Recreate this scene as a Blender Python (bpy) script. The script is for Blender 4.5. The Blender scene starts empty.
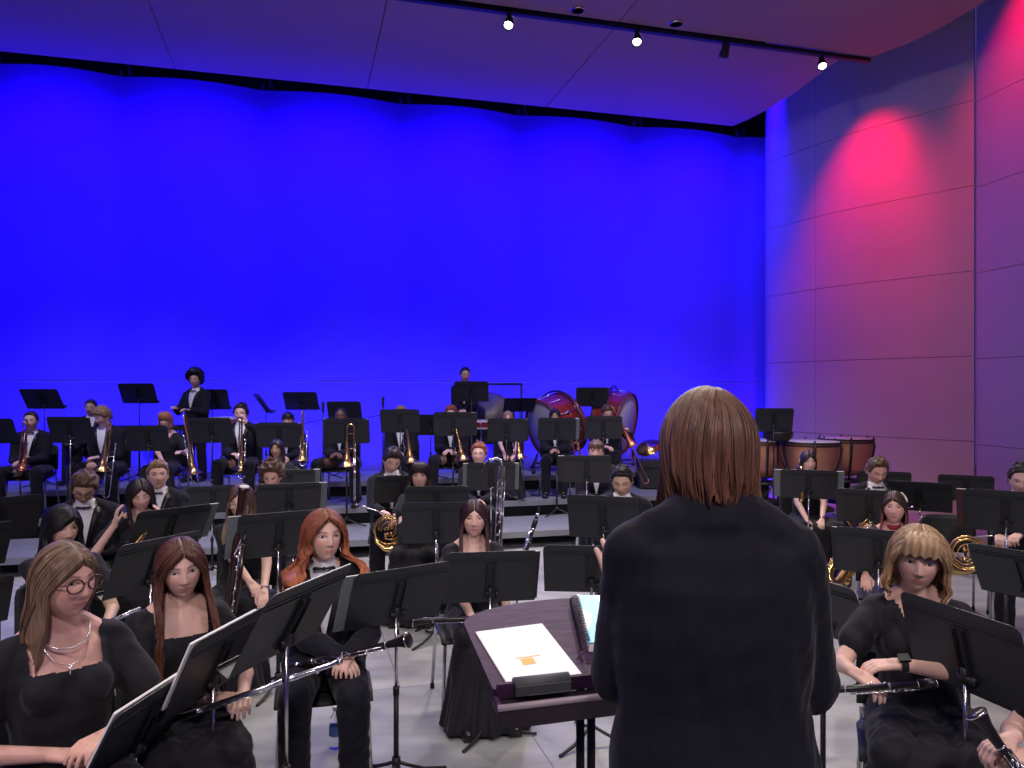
import bpy, math, random
import numpy as np
from mathutils import Matrix, Vector
C = bpy.context.scene.collection
F, HOR, CAMH = 769.0, 389.0, 1.89
PI = math.pi
R = math.radians
def W(px, py, d):
    """point of the hall seen at (px, py) at depth d"""
    return Vector(((px-512)/F*d, d, CAMH-(py-HOR)/F*d))
ST = R(15.4)
UX, UY = math.cos(ST), math.sin(ST)
def stg(s, t, z=0):
    """stage axes (s along the backdrop, t towards it) to world"""
    return Vector((s*UX - t*UY, s*UY + t*UX, z))
def tcoord(x, y): return -x*UY + y*UX
TIERS = ((8.75, .20), (9.85, .40), (10.95, .60))
def floor_z(x, y):
    t = tcoord(x, y); z = 0
    for a, h in TIERS:
        if a <= t < 12.2: z = h
    return z
# ---------------------------------------------------------------- geometry
def nrm(v):
    v = np.asarray(v, float); n = np.linalg.norm(v)
    return v/n if n > 1e-9 else np.array([0, 0, 1.])
class G:
    def __init__(s): s.v = []; s.f = []; s.sm = []; s.mi = []; s.n = 0
    def add(s, vf, mat=0, smooth=True, M=None):
        v, f = vf
        v = np.asarray(v, float).reshape(-1, 3)
        if M is not None:
            m = np.array(M); v = v @ m[:3, :3].T + m[:3, 3]
        s.v.append(v); k = s.n
        s.f += [tuple(i+k for i in q) for q in f]
        s.sm += [smooth]*len(f); s.mi += [mat]*len(f); s.n += len(v)
        return s
    def verts(s): return np.concatenate(s.v) if s.v else np.zeros((0, 3))
    def mesh(s, name, mats):
        me = bpy.data.meshes.new(name); me.from_pydata(s.verts().tolist(), [], s.f); me.update()
        me.polygons.foreach_set('use_smooth', s.sm)
        for m in (mats if isinstance(mats, (list, tuple)) else [mats]): me.materials.append(m)
        me.polygons.foreach_set('material_index', s.mi)
        return me
def link(name, me, parent=None, M=None, loc=None, rz=0):
    o = bpy.data.objects.new(name, me); C.objects.link(o)
    if parent is not None: o.parent = parent
    if M is not None: o.matrix_local = M
    if loc is not None: o.location = loc
    if rz: o.rotation_euler = (0, 0, rz)
    return o
def build(name, g, mats, parent=None, **k): return link(name, g.mesh(name, mats), parent, **k)
def tag(o, label=None, cat=None, group=None, kind=None):
    if label: o['label'] = label
    if cat: o['category'] = cat
    if group: o['group'] = group
    if kind: o['kind'] = kind
    return o
def empty(name, loc=(0, 0, 0), rz=0):
    o = link(name, None, loc=loc, rz=rz); o.empty_display_size = .1; return o
def box(c, s, M=None):
    c = np.array(c, float); h = np.array(s, float)/2
    v = np.array([[x, y, z] for x in (-1, 1) for y in (-1, 1) for z in (-1, 1)])*h+c
    f = [(0, 1, 3, 2), (4, 6, 7, 5), (0, 4, 5, 1), (2, 3, 7, 6), (0, 2, 6, 4), (1, 5, 7, 3)]
    return v, f
def frames(P):
    P = np.asarray(P, float); n = len(P)
    T = np.zeros_like(P); T[1:-1] = P[2:]-P[:-2]; T[0] = P[1]-P[0]; T[-1] = P[-1]-P[-2]
    T /= np.maximum(np.linalg.norm(T, axis=1)[:, None], 1e-9)
    a = np.array([0, 0, 1.]) if abs(T[0][2]) < .9 else np.array([1., 0, 0])
    N = np.zeros_like(P); N[0] = nrm(np.cross(T[0], a))
    for i in range(1, n):
        w = N[i-1]-T[i]*np.dot(N[i-1], T[i]); N[i] = nrm(w)
    return T, N, np.cross(T, N)
def tube(P, r, n=8, caps=True, flat=1.0):
    P = np.asarray(P, float); m = len(P)
    r = np.broadcast_to(np.asarray(r, float), (m,))
    T, N, B = frames(P)
    a = np.arange(n)*2*PI/n
    v = (P[:, None]+r[:, None, None]*(N[:, None]*np.cos(a)[None, :, None]+flat*B[:, None]*np.sin(a)[None, :, None])).reshape(-1, 3)
    f = [(i*n+j, i*n+(j+1) % n, (i+1)*n+(j+1) % n, (i+1)*n+j) for i in range(m-1) for j in range(n)]
    if caps: f += [tuple(range(n))[::-1], tuple((m-1)*n+j for j in range(n))]
    return v, f
def lathe(prof, n=24, M=None, close=True):
    prof = np.asarray(prof, float); m = len(prof); a = np.arange(n)*2*PI/n
    v = np.stack([prof[:, 0][:, None]*np.cos(a), prof[:, 0][:, None]*np.sin(a), np.broadcast_to(prof[:, 1][:, None], (m, n))], -1).reshape(-1, 3)
    f = [(i*n+j, i*n+(j+1) % n, (i+1)*n+(j+1) % n, (i+1)*n+j) for i in range(m-1) for j in range(n)]
    if close:
        if prof[0, 0] > 1e-4: f.append(tuple(range(n))[::-1])
        if prof[-1, 0] > 1e-4: f.append(tuple((m-1)*n+j for j in range(n)))
    return v, f
def capsule(a, b, ra, rb, n=14, k=4):
    a = np.asarray(a, float); b = np.asarray(b, float); t = nrm(b-a)
    P, r = [], []
    for i in range(k):
        q = PI/2*(1-i/k); P.append(a-t*ra*math.sin(q)); r.append(max(ra*math.cos(q), 1e-4))
    P.append(a); r.append(ra); P.append(b); r.append(rb)
    for i in range(1, k+1):
        q = PI/2*i/k; P.append(b+t*rb*math.sin(q)); r.append(max(rb*math.cos(q), 1e-4))
    return tube(P, r, n)
def ball(c, r, n=14, m=8, Rm=None):
    c = np.asarray(c, float); r = np.broadcast_to(np.asarray(r, float), (3,))
    q = np.linspace(0, PI, m+1)[1:-1]; a = np.arange(n)*2*PI/n
    v = np.stack([np.sin(q)[:, None]*np.cos(a), np.sin(q)[:, None]*np.sin(a), np.broadcast_to(np.cos(q)[:, None], (m-1, n))], -1).reshape(-1, 3)
    v = np.concatenate([v, [[0, 0, 1], [0, 0, -1]]])*r
    if Rm is not None: v = v @ np.array(Rm).T
    f = [(i*n+j, (i+1)*n+j, (i+1)*n+(j+1) % n, i*n+(j+1) % n) for i in range(m-2) for j in range(n)]
    t, b = (m-1)*n, (m-1)*n+1
    f += [(t, j, (j+1) % n) for j in range(n)]+[(b, (m-2)*n+(j+1) % n, (m-2)*n+j) for j in range(n)]
    return v+c, f
def loft(rings, n=24):
    """rings: (centre xyz, rx, ry) horizontal ellipses, closed ends"""
    a = np.arange(n)*2*PI/n; V = []
    for c, rx, ry in rings:
        V.append(np.stack([c[0]+rx*np.cos(a), c[1]+ry*np.sin(a), np.full(n, c[2])], -1))
    m = len(V); v = np.concatenate(V)
    f = [(i*n+j, i*n+(j+1) % n, (i+1)*n+(j+1) % n, (i+1)*n+j) for i in range(m-1) for j in range(n)]
    f += [tuple(range(n))[::-1], tuple((m-1)*n+j for j in range(n))]
    return v, f
def gridf(m, n, wrap=False):
    k = n if wrap else n-1
    return [(i*n+j, i*n+(j+1) % n, (i+1)*n+(j+1) % n, (i+1)*n+j) for i in range(m-1) for j in range(k)]
def rrect(w, h, r, k=5, top_only=False):
    out = []
    for cx, cz, a0 in ((w/2, h/2, 0), (-w/2, h/2, 90), (-w/2, -h/2, 180), (w/2, -h/2, 270)):
        rr = .004 if (top_only and cz < 0) else r
        sx, sz = (1 if cx > 0 else -1), (1 if cz > 0 else -1)
        for i in range(k+1):
            a = R(a0+90*i/k); out.append((cx-sx*rr+rr*math.cos(a), cz-sz*rr+rr*math.sin(a)))
    return out
def prism_xz(poly, y0, y1):
    n = len(poly)
    v = [(x, y0, z) for x, z in poly]+[(x, y1, z) for x, z in poly]
    f = [tuple(range(n)), tuple(range(2*n-1, n-1, -1))]+[(i, i+n, (i+1) % n+n, (i+1) % n) for i in range(n)]
    return np.array(v, float), f
def prism_xy(poly, z0, z1):
    n = len(poly)
    v = [(x, y, z0) for x, y in poly]+[(x, y, z1) for x, y in poly]
    f = [tuple(range(n))[::-1], tuple(range(n, 2*n))]+[(i, (i+1) % n, (i+1) % n+n, i+n) for i in range(n)]
    return np.array(v, float), f
def rot(ax, a): return np.array(Matrix.Rotation(a, 3, ax))
def m4(Rm, t=(0, 0, 0)):
    m = np.eye(4); m[:3, :3] = Rm; m[:3, 3] = t; return m
def aim(p, q, roll=0):
    """matrix whose +Z runs p to q"""
    p, q = Vector(p), Vector(q); z = (q-p).normalized()
    return Matrix.Translation(p) @ z.to_track_quat('Z', 'Y').to_matrix().to_4x4() @ Matrix.Rotation(roll, 4, 'Z')
def remesh(g, voxel, smooth=2, fac=.5):
    me = bpy.data.meshes.new('tmp'); me.from_pydata(g.verts().tolist(), [], g.f)
    o = bpy.data.objects.new('tmp', me); C.objects.link(o)
    md = o.modifiers.new('r', 'REMESH'); md.mode = 'VOXEL'; md.voxel_size = voxel; md.adaptivity = 0
    if smooth:
        sm = o.modifiers.new('s', 'SMOOTH'); sm.factor = fac; sm.iterations = smooth
    dg = bpy.context.evaluated_depsgraph_get(); ev = o.evaluated_get(dg)
    m2 = bpy.data.meshes.new_from_object(ev)
    bpy.data.objects.remove(o); bpy.data.meshes.remove(me)
    return m2
def mverts(me):
    a = np.empty(len(me.vertices)*3); me.vertices.foreach_get('co', a); return a.reshape(-1, 3)
def mnorm(me):
    a = np.empty(len(me.vertices)*3); me.vertex_normals.foreach_get('vector', a); return a.reshape(-1, 3)
def set_verts(me, v): me.vertices.foreach_set('co', v.ravel()); me.update()
def set_col(me, col):
    """per-vertex colour (skin and lips with painted facial shade, hair)"""
    n = len(me.vertices); a = np.ones((n, 4)); a[:, :3] = col
    at = me.color_attributes.new('Col', 'FLOAT_COLOR', 'POINT'); at.data.foreach_set('color', a.ravel())
def cut(me, kill):
    """remove faces whose vertices are all flagged"""
    import bmesh
    bm = bmesh.new(); bm.from_mesh(me); bm.verts.ensure_lookup_table()
    vs = [bm.verts[i] for i in np.nonzero(kill)[0]]
    bmesh.ops.delete(bm, geom=vs, context='VERTS'); bm.to_mesh(me); bm.free(); me.update()
def finish(me, mat, smooth=True):
    me.materials.clear(); me.materials.append(mat)
    me.polygons.foreach_set('use_smooth', [smooth]*len(me.polygons)); me.update(); return me
def wob(v, seed, wl=.12, n=5):
    rs = np.random.RandomState(seed); out = np.zeros(len(v))
    for i in range(n):
        k = rs.normal(size=3); k /= np.linalg.norm(k)
        out += np.sin(v @ k*2*PI/(wl*rs.uniform(.6, 1.5))+rs.uniform(0, 6.28))
    return out/math.sqrt(n)
# ---------------------------------------------------------------- materials
MATS = {}
def mat(name, col=(.5, .5, .5), rough=.5, metal=0., spec=.5, bump=0., bscale=40., var=0., vscale=6., emit=None, es=0, sheen=0, coat=0, attr=False, sss=0, trans=0, stretch=None, ior=1.45):
    if name in MATS: return MATS[name]
    m = bpy.data.materials.new(name); m.use_nodes = True; nt = m.node_tree; N = nt.nodes; L = nt.links
    b = N['Principled BSDF']
    b.inputs['Base Color'].default_value = (*col, 1); b.inputs['Roughness'].default_value = rough
    b.inputs['Metallic'].default_value = metal; b.inputs['Specular IOR Level'].default_value = spec; b.inputs['IOR'].default_value = ior
    if coat: b.inputs['Coat Weight'].default_value = coat; b.inputs['Coat Roughness'].default_value = .15
    if sheen: b.inputs['Sheen Weight'].default_value = sheen; b.inputs['Sheen Roughness'].default_value = .4
    if trans: b.inputs['Transmission Weight'].default_value = trans
    if sss: b.inputs['Subsurface Weight'].default_value = sss; b.inputs['Subsurface Radius'].default_value = (.012, .005, .003); b.inputs['Subsurface Scale'].default_value = 1.
    if emit: b.inputs['Emission Color'].default_value = (*emit, 1); b.inputs['Emission Strength'].default_value = es
    tc = N.new('ShaderNodeTexCoord'); src = tc.outputs['Object']
    if stretch:
        mp = N.new('ShaderNodeMapping'); mp.inputs['Scale'].default_value = stretch; L.new(src, mp.inputs['Vector']); src = mp.outputs['Vector']
    cs = None
    if attr:
        at = N.new('ShaderNodeAttribute'); at.attribute_name = 'Col'; cs = at.outputs['Color']
    if var:
        nz = N.new('ShaderNodeTexNoise'); nz.inputs['Scale'].default_value = vscale; nz.inputs['Detail'].default_value = 5; L.new(src, nz.inputs['Vector'])
        mr = N.new('ShaderNodeMapRange'); mr.inputs['From Min'].default_value = .3; mr.inputs['From Max'].default_value = .7
        mr.inputs['To Min'].default_value = 1-var; mr.inputs['To Max'].default_value = 1+var; L.new(nz.outputs['Fac'], mr.inputs['Value'])
        mx = N.new('ShaderNodeMix'); mx.data_type = 'RGBA'; mx.blend_type = 'MULTIPLY'; mx.inputs['Factor'].default_value = 1
        if cs is not None: L.new(cs, mx.inputs['A'])
        else: mx.inputs['A'].default_value = (*col, 1)
        L.new(mr.outputs['Result'], mx.inputs['B']); cs = mx.outputs['Result']
    if cs is not None: L.new(cs, b.inputs['Base Color'])
    if bump:
        n2 = N.new('ShaderNodeTexNoise'); n2.inputs['Scale'].default_value = bscale; n2.inputs['Detail'].default_value = 4; L.new(src, n2.inputs['Vector'])
        bp = N.new('ShaderNodeBump'); bp.inputs['Strength'].default_value = bump; bp.inputs['Distance'].default_value = .01
        L.new(n2.outputs['Fac'], bp.inputs['Height']); L.new(bp.outputs['Normal'], b.inputs['Normal'])
    MATS[name] = m; return m
SKIN = mat('skin', rough=.48, attr=True, sss=.12, spec=.4)
EYE = mat('eye', rough=.15, attr=True)
CLOTH = mat('black_cloth', (.013, .013, .018), .75, bump=.25, bscale=25, sheen=.10, spec=.25)  # slight blue of the light veil put into the black
WOOL = mat('black_suit_wool', (.011, .011, .018), .85, bump=.15, bscale=60, sheen=.08, spec=.2)  # navy cast of the blue light haze put into the black wool
SATIN = mat('black_satin', (.008, .008, .010), .4, spec=.35)
SHIRT = mat('white_shirt', (.72, .73, .76), .7, bump=.2, bscale=30)
BLK = mat('black_enamel', (.022, .024, .030), .42, bump=.05, bscale=200, spec=.45)
BLK2 = mat('black_matte_steel', (.014, .014, .017), .5)
PLA = mat('black_plastic', (.018, .019, .022), .55, bump=.15, bscale=300)
RUB = mat('rubber', (.012, .012, .012), .8)
CHR = mat('chrome', (.62, .62, .65), .22, 1.)
SILV = mat('silver_plate', (.80, .80, .82), .2, 1.)
BRASS = mat('lacquered_brass', (.78, .52, .20), .22, 1., var=.12, vscale=20)
RBRASS = mat('red_brass', (.66, .27, .13), .28, 1.)
EBON = mat('black_wood', (.012, .009, .010), .3, spec=.6)
BWOOD = mat('dark_red_wood', (.028, .008, .008), .25, spec=.5, coat=.3, var=.3, vscale=8)
PAPER = mat('paper', (.80, .80, .78), .8)
FOLD = mat('grey_folder_card', (.16, .18, .19), .8, var=.15, vscale=60)
FOLDB = mat('black_folder_card', (.02, .021, .025), .6)
FOLDR = mat('maroon_folder_card', (.055, .02, .022), .6)
def hairmat(): return mat('hair', rough=.42, attr=True, var=.35, vscale=90, stretch=(1, 1, .12), bump=.35, bscale=160, spec=.45)
HAIR = hairmat()
# ---------------------------------------------------------------- people
def sstep(a, b, x):
    t = np.clip((x-a)/(b-a), 0, 1); return t*t*(3-2*t)
def gs(x, s): return np.exp(-(x/s)**2)
def head_geo(n, fem, wide=1.):
    a = np.arange(n)*2*PI/n; q = np.linspace(0, PI, n//2+1)[1:-1]; m = len(q)
    dz = np.repeat(np.cos(q), n); ca = np.tile(np.cos(a), m); sa = np.tile(np.sin(a), m)
    rr = np.where(dz > 0, np.sqrt(1-dz**2), (1-np.abs(dz)**2.5)**.5)
    dz = np.append(dz, [1, -1]); ca = np.append(ca, [0, 0]); sa = np.append(sa, [0, 0]); rr = np.append(rr, [0, 0])
    x = .075*wide*rr*ca; y = .095*rr*sa; z = .117*dz
    lo = np.clip(-z/.117, 0, 1)
    x *= 1-(.30 if fem else .24)*lo**1.3
    y = np.where(y > 0, y*(1-.50*sstep(.1, .9, lo)), y*(1-.12*lo))
    x *= 1+.03*gs(z-.04, .05)
    fr = sstep(0, -.05, y)
    nose = .021*np.clip((.022-z)/.050, 0, 1)**1.1*gs(np.maximum(-.030-z, 0), .007)*gs(x, .0085+.004*sstep(.02, -.03, z))
    d = nose + .007*gs(np.abs(x)-.012, .006)*gs(z+.034, .007)
    d += (.002 if fem else .005)*gs(z-.027, .009)*gs(x, .05)
    d -= .0105*gs(np.abs(x)-.031, .015)*gs(z-.008, .011)
    d += .004*gs(np.abs(x)-.040, .018)*gs(z+.026, .018)
    d += .0065*gs(z+.0555, .0048)*gs(x, .019)+.0070*gs(z+.0665, .0052)*gs(x, .017)-.003*gs(z+.0608, .0022)*gs(x, .022)
    d += .008*gs(z+.097, .016)*gs(x, .02)-.003*gs(z+.080, .006)*gs(x, .02)
    y -= d*fr
    v = np.stack([x, y, z], -1)
    f = [(i*n+j, (i+1)*n+j, (i+1)*n+(j+1) % n, i*n+(j+1) % n) for i in range(m-1) for j in range(n)]
    t, b = m*n, m*n+1
    f += [(t, j, (j+1) % n) for j in range(n)]+[(b, (m-1)*n+(j+1) % n, (m-1)*n+j) for j in range(n)]
    return v, f
def face_colors(P, skin, hairc, lips, brow, closed):
    """P in head space; returns base colours with socket, nostril and lip-line shade painted in"""
    x, y, z = P.T; col = np.tile(np.array(skin), (len(P), 1)); skin = np.array(skin)
    fr = (y < -.045)
    def mix(c, w):
        nonlocal col
        w = np.clip(w*fr, 0, 1)[:, None]; col = col*(1-w)+np.array(c)*w
    red = skin*np.array([1.05, .70, .68])
    mix(red, .55*gs(np.abs(x)-.042, .018)*gs(z+.024, .016)); mix(red, .35*gs(x, .012)*gs(z+.028, .01))
    mx = np.clip(1-(x/.024)**2, 0, 1)
    up = (z > -.0605) & (z < -.0605+.0075*mx+.001); dn = (z <= -.0605) & (z > -.0605-.0095*mx)
    mix(lips, .8*(up | dn)*(mx > .02)); mix(np.array(lips)*.35, .8*gs(z+.0606, .0014)*(mx > .02))  # second mix paints the shade where the lips meet
    ax = np.abs(x); arch = .0265+.004*gs(ax-.036, .014)-.004*sstep(.040, .055, ax)
    mix(hairc, brow*gs(z-arch, .0037)*sstep(.010, .016, ax)*(1-sstep(.048, .054, ax)))
    lid = .0075+.0062*np.clip(1-((ax-.031)/.0165)**2, 0, 1)
    if closed: lid = .0075-.0045*np.clip(1-((ax-.031)/.0165)**2, 0, 1)
    mix((.02, .012, .012), .95*gs(z-lid, .0024)*(np.abs(ax-.031) < .0175))
    mix(skin*np.array([.75, .6, .62]), .4*gs(z-.013, .006)*gs(ax-.031, .013))  # eye-socket shade painted into the skin colour
    mix(skin*.25, .7*gs(ax-.0075, .0035)*gs(z+.0385, .0025)*(y < -.08))  # nostril shade painted into the skin colour
    return col
def hand_geo(g, w, d, nr, side, curl=.5, s=1., spread=.0, fl=1.):
    """w wrist, d pointing direction, nr palm normal (the way the palm looks); side +1 = thumb towards d x nr"""
    w = np.array(w, float); d = nrm(d); nr = nrm(np.array(nr)-d*np.dot(nr, d)); x = np.cross(d, nr)*side
    def P(a, b, c): return w+s*(a*d+b*x+c*nr)
    for i, (kx, ln) in enumerate(((.028, .070), (.010, .078), (-.009, .073), (-.027, .058))):
        k = (.088-.004*abs(i-1.3))
        k0 = P(k, kx, 0)
        g.add(capsule(P(.008, kx*.55, 0), k0, .0155*s, .0105*s, 8, 3))
        p = k0; ang = 0.; dr = d
        for j, fr in enumerate((.45, .31, .24)):
            ang += curl*(.75, 1.05, .75)[j]
            dr = math.cos(ang)*d+math.sin(ang)*nr+spread*(kx/.03)*x*.3
            q = p+nrm(dr)*ln*fr*s*fl
            g.add(capsule(p, q, (.0098-.0009*j)*s, (.0090-.0011*j)*s, 8, 3)); p = q
    p0, p1 = P(.020, .022, .006), P(.050, .050, .014+.01*curl)
    p2 = P(.074, .056-.012*curl, .022+.020*curl); p3 = P(.094, .052-.030*curl, .028+.026*curl)
    g.add(capsule(p0, p1, .0155*s, .0120*s, 8, 3)); g.add(capsule(p1, p2, .0110*s, .0098*s, 8, 3)); g.add(capsule(p2, p3, .0095*s, .0078*s, 8, 3))
def ik(a, t, l1, l2, pole):
    a = np.array(a); t = np.array(t); d = t-a; L = np.linalg.norm(d); mx = (l1+l2)*.995
    if L > mx: t = a+d/L*mx; d = t-a; L = mx
    x = (l1*l1-l2*l2+L*L)/(2*L); h = math.sqrt(max(l1*l1-x*x, 1e-6)); u = d/L
    p = np.array(pole); p = nrm(p-u*np.dot(p, u)); return a+u*x+p*h, t
TM = [(-.10, .165, .115, .015), (0, .172, .122, .01), (.12, .150, .105, 0), (.25, .168, .115, 0), (.35, .178, .108, .005), (.415, .160, .080, .01), (.455, .085, .062, .012), (.49, .058, .058, .010)]
TF = [(-.10, .165, .115, .015), (0, .170, .118, .01), (.12, .128, .092, 0), (.25, .145, .105, -.004), (.33, .155, .100, .004), (.40, .142, .075, .01), (.445, .078, .056, .012), (.49, .050, .052, .010)]
def hair_long(hd, ear=.0, n=70, m=26):
    """points(u, t) in head space for hanging hair"""
    L = hd.get('len', .35); wv = hd.get('wave', .006); vol = hd.get('vol', .014); pt = hd.get('part', 0.); front = hd.get('front', 1.)
    tm = R(hd.get('open', 122)); sd = hd.get('seed', 1); flare = hd.get('flare', 0.); curl = hd.get('curl', 0.); fl = hd.get('fringe', 0)
    rs = np.random.RandomState(sd); ph = rs.uniform(0, 6.28, 8)
    def fn(u, t, off=0., jit=0.):
        u = np.asarray(u, float); t = np.asarray(t, float); th = u*tm; au = np.abs(u)
        y0 = .045-.128*au**.9; x0 = pt+np.sign(u)*.0018*np.minimum(au*8, 1); rx, ry, rz = .0755+vol+off, .0965+vol*.9+off, .118+vol*.65+off
        z0 = rz*np.sqrt(np.clip(1-(x0/rx)**2-(y0/ry)**2, .01, 1))
        D0 = np.stack([x0/rx, y0/ry, z0/rz], -1)
        ez = -.02
        c = math.sqrt(1-(ez/rz)**2); D1 = np.stack([np.sin(th)*c, np.cos(th)*c, np.full_like(th, ez/rz)], -1)
        dot = np.clip((D0*D1).sum(-1), -1, 1); om = np.arccos(dot); so = np.maximum(np.sin(om), 1e-3)
        skull = .145; tt = t*(skull+L)  # arc length
        k = np.clip(tt/skull, 0, 1)[..., None] if np.ndim(t) else np.full((len(u), 1), min(tt/skull, 1))
        S = (np.sin((1-k)*om[..., None])*D0+np.sin(k*om[..., None])*D1)/so[..., None]
        S = S*np.array([rx, ry, rz])
        fall = np.maximum(tt-skull, 0)
        Lr = max(L, .05); fk = np.clip(fall/.16, 0, 1); fk = fk*fk*(3-2*fk)
        isf = sstep(R(80), R(100), np.abs(th))*(1-hd.get('backpos', 0)*(th > 0))
        ex = S[..., 0].copy(); ey = S[..., 1].copy()
        nx = np.sign(ex)*(np.abs(ex)*.80+.020); bx = ex*1.05
        ty = np.where(isf > .5, -.060-.035*front-.045*front*np.clip((fall-.10)/.12, 0, 1), np.maximum(ey, .03)+.02)
        X = ex+(np.where(isf > .5, nx, bx)-ex)*fk+np.sign(ex)*flare*fk*fall/Lr
        Y = ey+(ty-ey)*fk
        Z = S[..., 2]-fall*(1-.0)*(1+hd.get('sidelen', 0)*isf)
        tp = hd.get('taper', 0)*(1-isf); X = X*(1-tp*fk); Y = Y-(Y-.03)*tp*fk*1.1
        if curl:
            e = np.clip((fall/Lr-.55)/.45, 0, 1); X -= np.sign(X)*curl*e**2; X += np.sign(X)*curl*.9*np.sin(e*PI*.5)*(1-e)
        w = np.sin(u*23+ph[0])*.5+np.sin(u*41+ph[1])*.35+np.sin(u*77+ph[2])*.25+np.sin(u*150+ph[3]+t*3)*.18
        q = np.clip(tt/.10, 0, 1)
        rad = np.stack([np.sin(th), np.cos(th), 0*th], -1)
        wave = wv*np.sin(fall*hd.get('wf', 34)+u*9+ph[4])*np.clip(fall/.06, 0, 1)
        out = np.stack([X, Y, Z], -1)+rad*(w*.0035*q+wave*(.5+.5*np.sin(u*13+ph[5]))+jit*q)[..., None]
        out[..., 0] += wave*.8*np.sin(u*31+ph[6])
        return out
    return fn
def hair_mesh(hd, near):
    g = G(); st = hd['style']; sd = hd.get('seed', 1); rs = np.random.RandomState(sd); cols = []
    base = np.array(hd['col']); tip = np.array(hd.get('tip', hd['col']))
    if st == 'long':
        n, m = (150, 34) if near > 1 else ((80, 22) if near else (44, 14))
        fn = hair_long(hd)
        us = np.linspace(-1, 1, n); ts = np.linspace(0, 1, m)
        rag = 1+.06*np.sin(us*37+sd)+.05*np.sin(us*83+1)
        for off, rev in ((0, False), (-.012, True)):
            V = np.stack([fn(us, np.minimum(t*(rag if t > .5 else 1)+0*us, 1.12), off) for t in ts]); v = V.reshape(-1, 3)
            f = gridf(m, n)
            if rev: f = [q[::-1] for q in f]
            g.add((v, f)); cols.append(np.repeat(ts, n))
        # close the rim
        k = m*n
        rim = [(j, j+k, j+1+k, j+1) for j in range(n-1)]+[((m-1)*n+j+1, (m-1)*n+j+1+k, (m-1)*n+j+k, (m-1)*n+j) for j in range(n-1)]
        rim += [((i+1)*n, (i+1)*n+k, i*n+k, i*n) for i in range(m-1)]+[(i*n+n-1, i*n+n-1+k, (i+1)*n+n-1+k, (i+1)*n+n-1) for i in range(m-1)]
        g.f += rim; g.sm += [True]*len(rim); g.mi += [0]*len(rim)
        NL = hd.get('locks', (0, 60, 220)[near]); tk = np.linspace(.02, 1, 20 if near > 1 else 12)
        for i in range(NL):
            u = rs.uniform(-1, 1); du = rs.normal()*.03; ln = rs.uniform(.7, 1.06); jit = rs.uniform(.000, .006)
            uu = np.clip(u+du*tk**2, -1, 1)
            P = np.stack([fn(np.array([a]), np.array([b*ln]), 0, jit)[0] for a, b in zip(uu, tk)])
            r = rs.uniform(.0018, .0045)*(1-.75*tk**3)*np.minimum(1, tk*12+.2)
            g.add(tube(P, r, 5, flat=.6)); cols.append(np.repeat(tk*ln, 5)+rs.uniform(-.15, .15))
        if hd.get('fringe'):
            fz = hd.get('fringe_z', .034)
            nn, mm = 40, 9; us = np.linspace(-1, 1, nn)
            for off, rev in ((0, False), (-.006, True)):
                V = []
                for t in np.linspace(0, 1, mm):
                    a = us*R(50)*(.55+.45*t); el = .118*math.cos(t*1.27)+.010
                    zz = .125*(1-t)+ (fz+.006*np.sin(us*17+sd)+.012*us**2*-1)*t+.028*math.sin(t*PI)
                    yy = -(.02+(.093)*math.sin(min(t*1.75, PI/2)))*np.cos(a*1.05)-off*-1-.002*np.sin(us*60)
                    xx = .082*np.sin(a)*(.6+.4*math.sin(t*PI/2))*1.25
                    V.append(np.stack([xx, yy-.006*math.sin(t*PI), zz], -1))
                v = np.concatenate(V); f = gridf(mm, nn)
                g.add((v, f[:] if not rev else [q[::-1] for q in f])); cols.append(np.full(len(v), .25))
        if hd.get('bun'):
            v, f = ball((0, .11, .02), (.04, .035, .04)); g.add((v, f)); cols.append(np.full(len(v), .3))
    else:
        # short / curly cap
        n, m = (90, 46) if near else (44, 24)
        vol = hd.get('vol', .016); cur = st == 'curly'
        a = np.arange(n)*2*PI/n; q = np.linspace(.01, 2.05, m)
        A, Q = np.meshgrid(a, q); D = np.stack([np.sin(Q)*np.cos(A), np.sin(Q)*np.sin(A), np.cos(Q)], -1).reshape(-1, 3)
        P0 = D*np.array([.0755, .0955, .1165]); az = np.degrees(np.arctan2(np.abs(P0[:, 0]), -P0[:, 1]))   # 0 front, 180 back
        hl = np.interp(az, [0, 30, 48, 60, 80, 100, 130, 180], [.072, .066, .050, .0, -.012, -.012, -.060, -.075])-hd.get('low', 0)*np.interp(az, [0, 40, 60, 180], [1, 1, .2, 0])
        th = sstep(0, .022, P0[:, 2]-hl)
        nz = wob(P0, sd, .035 if not cur else .022, 6); nz2 = wob(P0*np.array([1, .35, 1]), sd+5, .018, 6)
        amp = .0045 if not cur else .009
        t = th*(vol*(.55+.45*sstep(-.02, .09, P0[:, 2]))+amp*nz+.002*nz2+hd.get('quiff', 0)*gs(az, 50)*sstep(.05, .10, P0[:, 2]))-(1-th)*.008
        v = P0+D*t[:, None]
        g.add((v, gridf(m, n, True)+[tuple(range(n))[::-1]])); cols.append(np.full(len(v), .3))
        NL = hd.get('locks', (40, 120, 260)[near])
        ok = np.nonzero((th > .55) & ((az > 75) | (P0[:, 2] > hl+.028)))[0]
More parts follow.
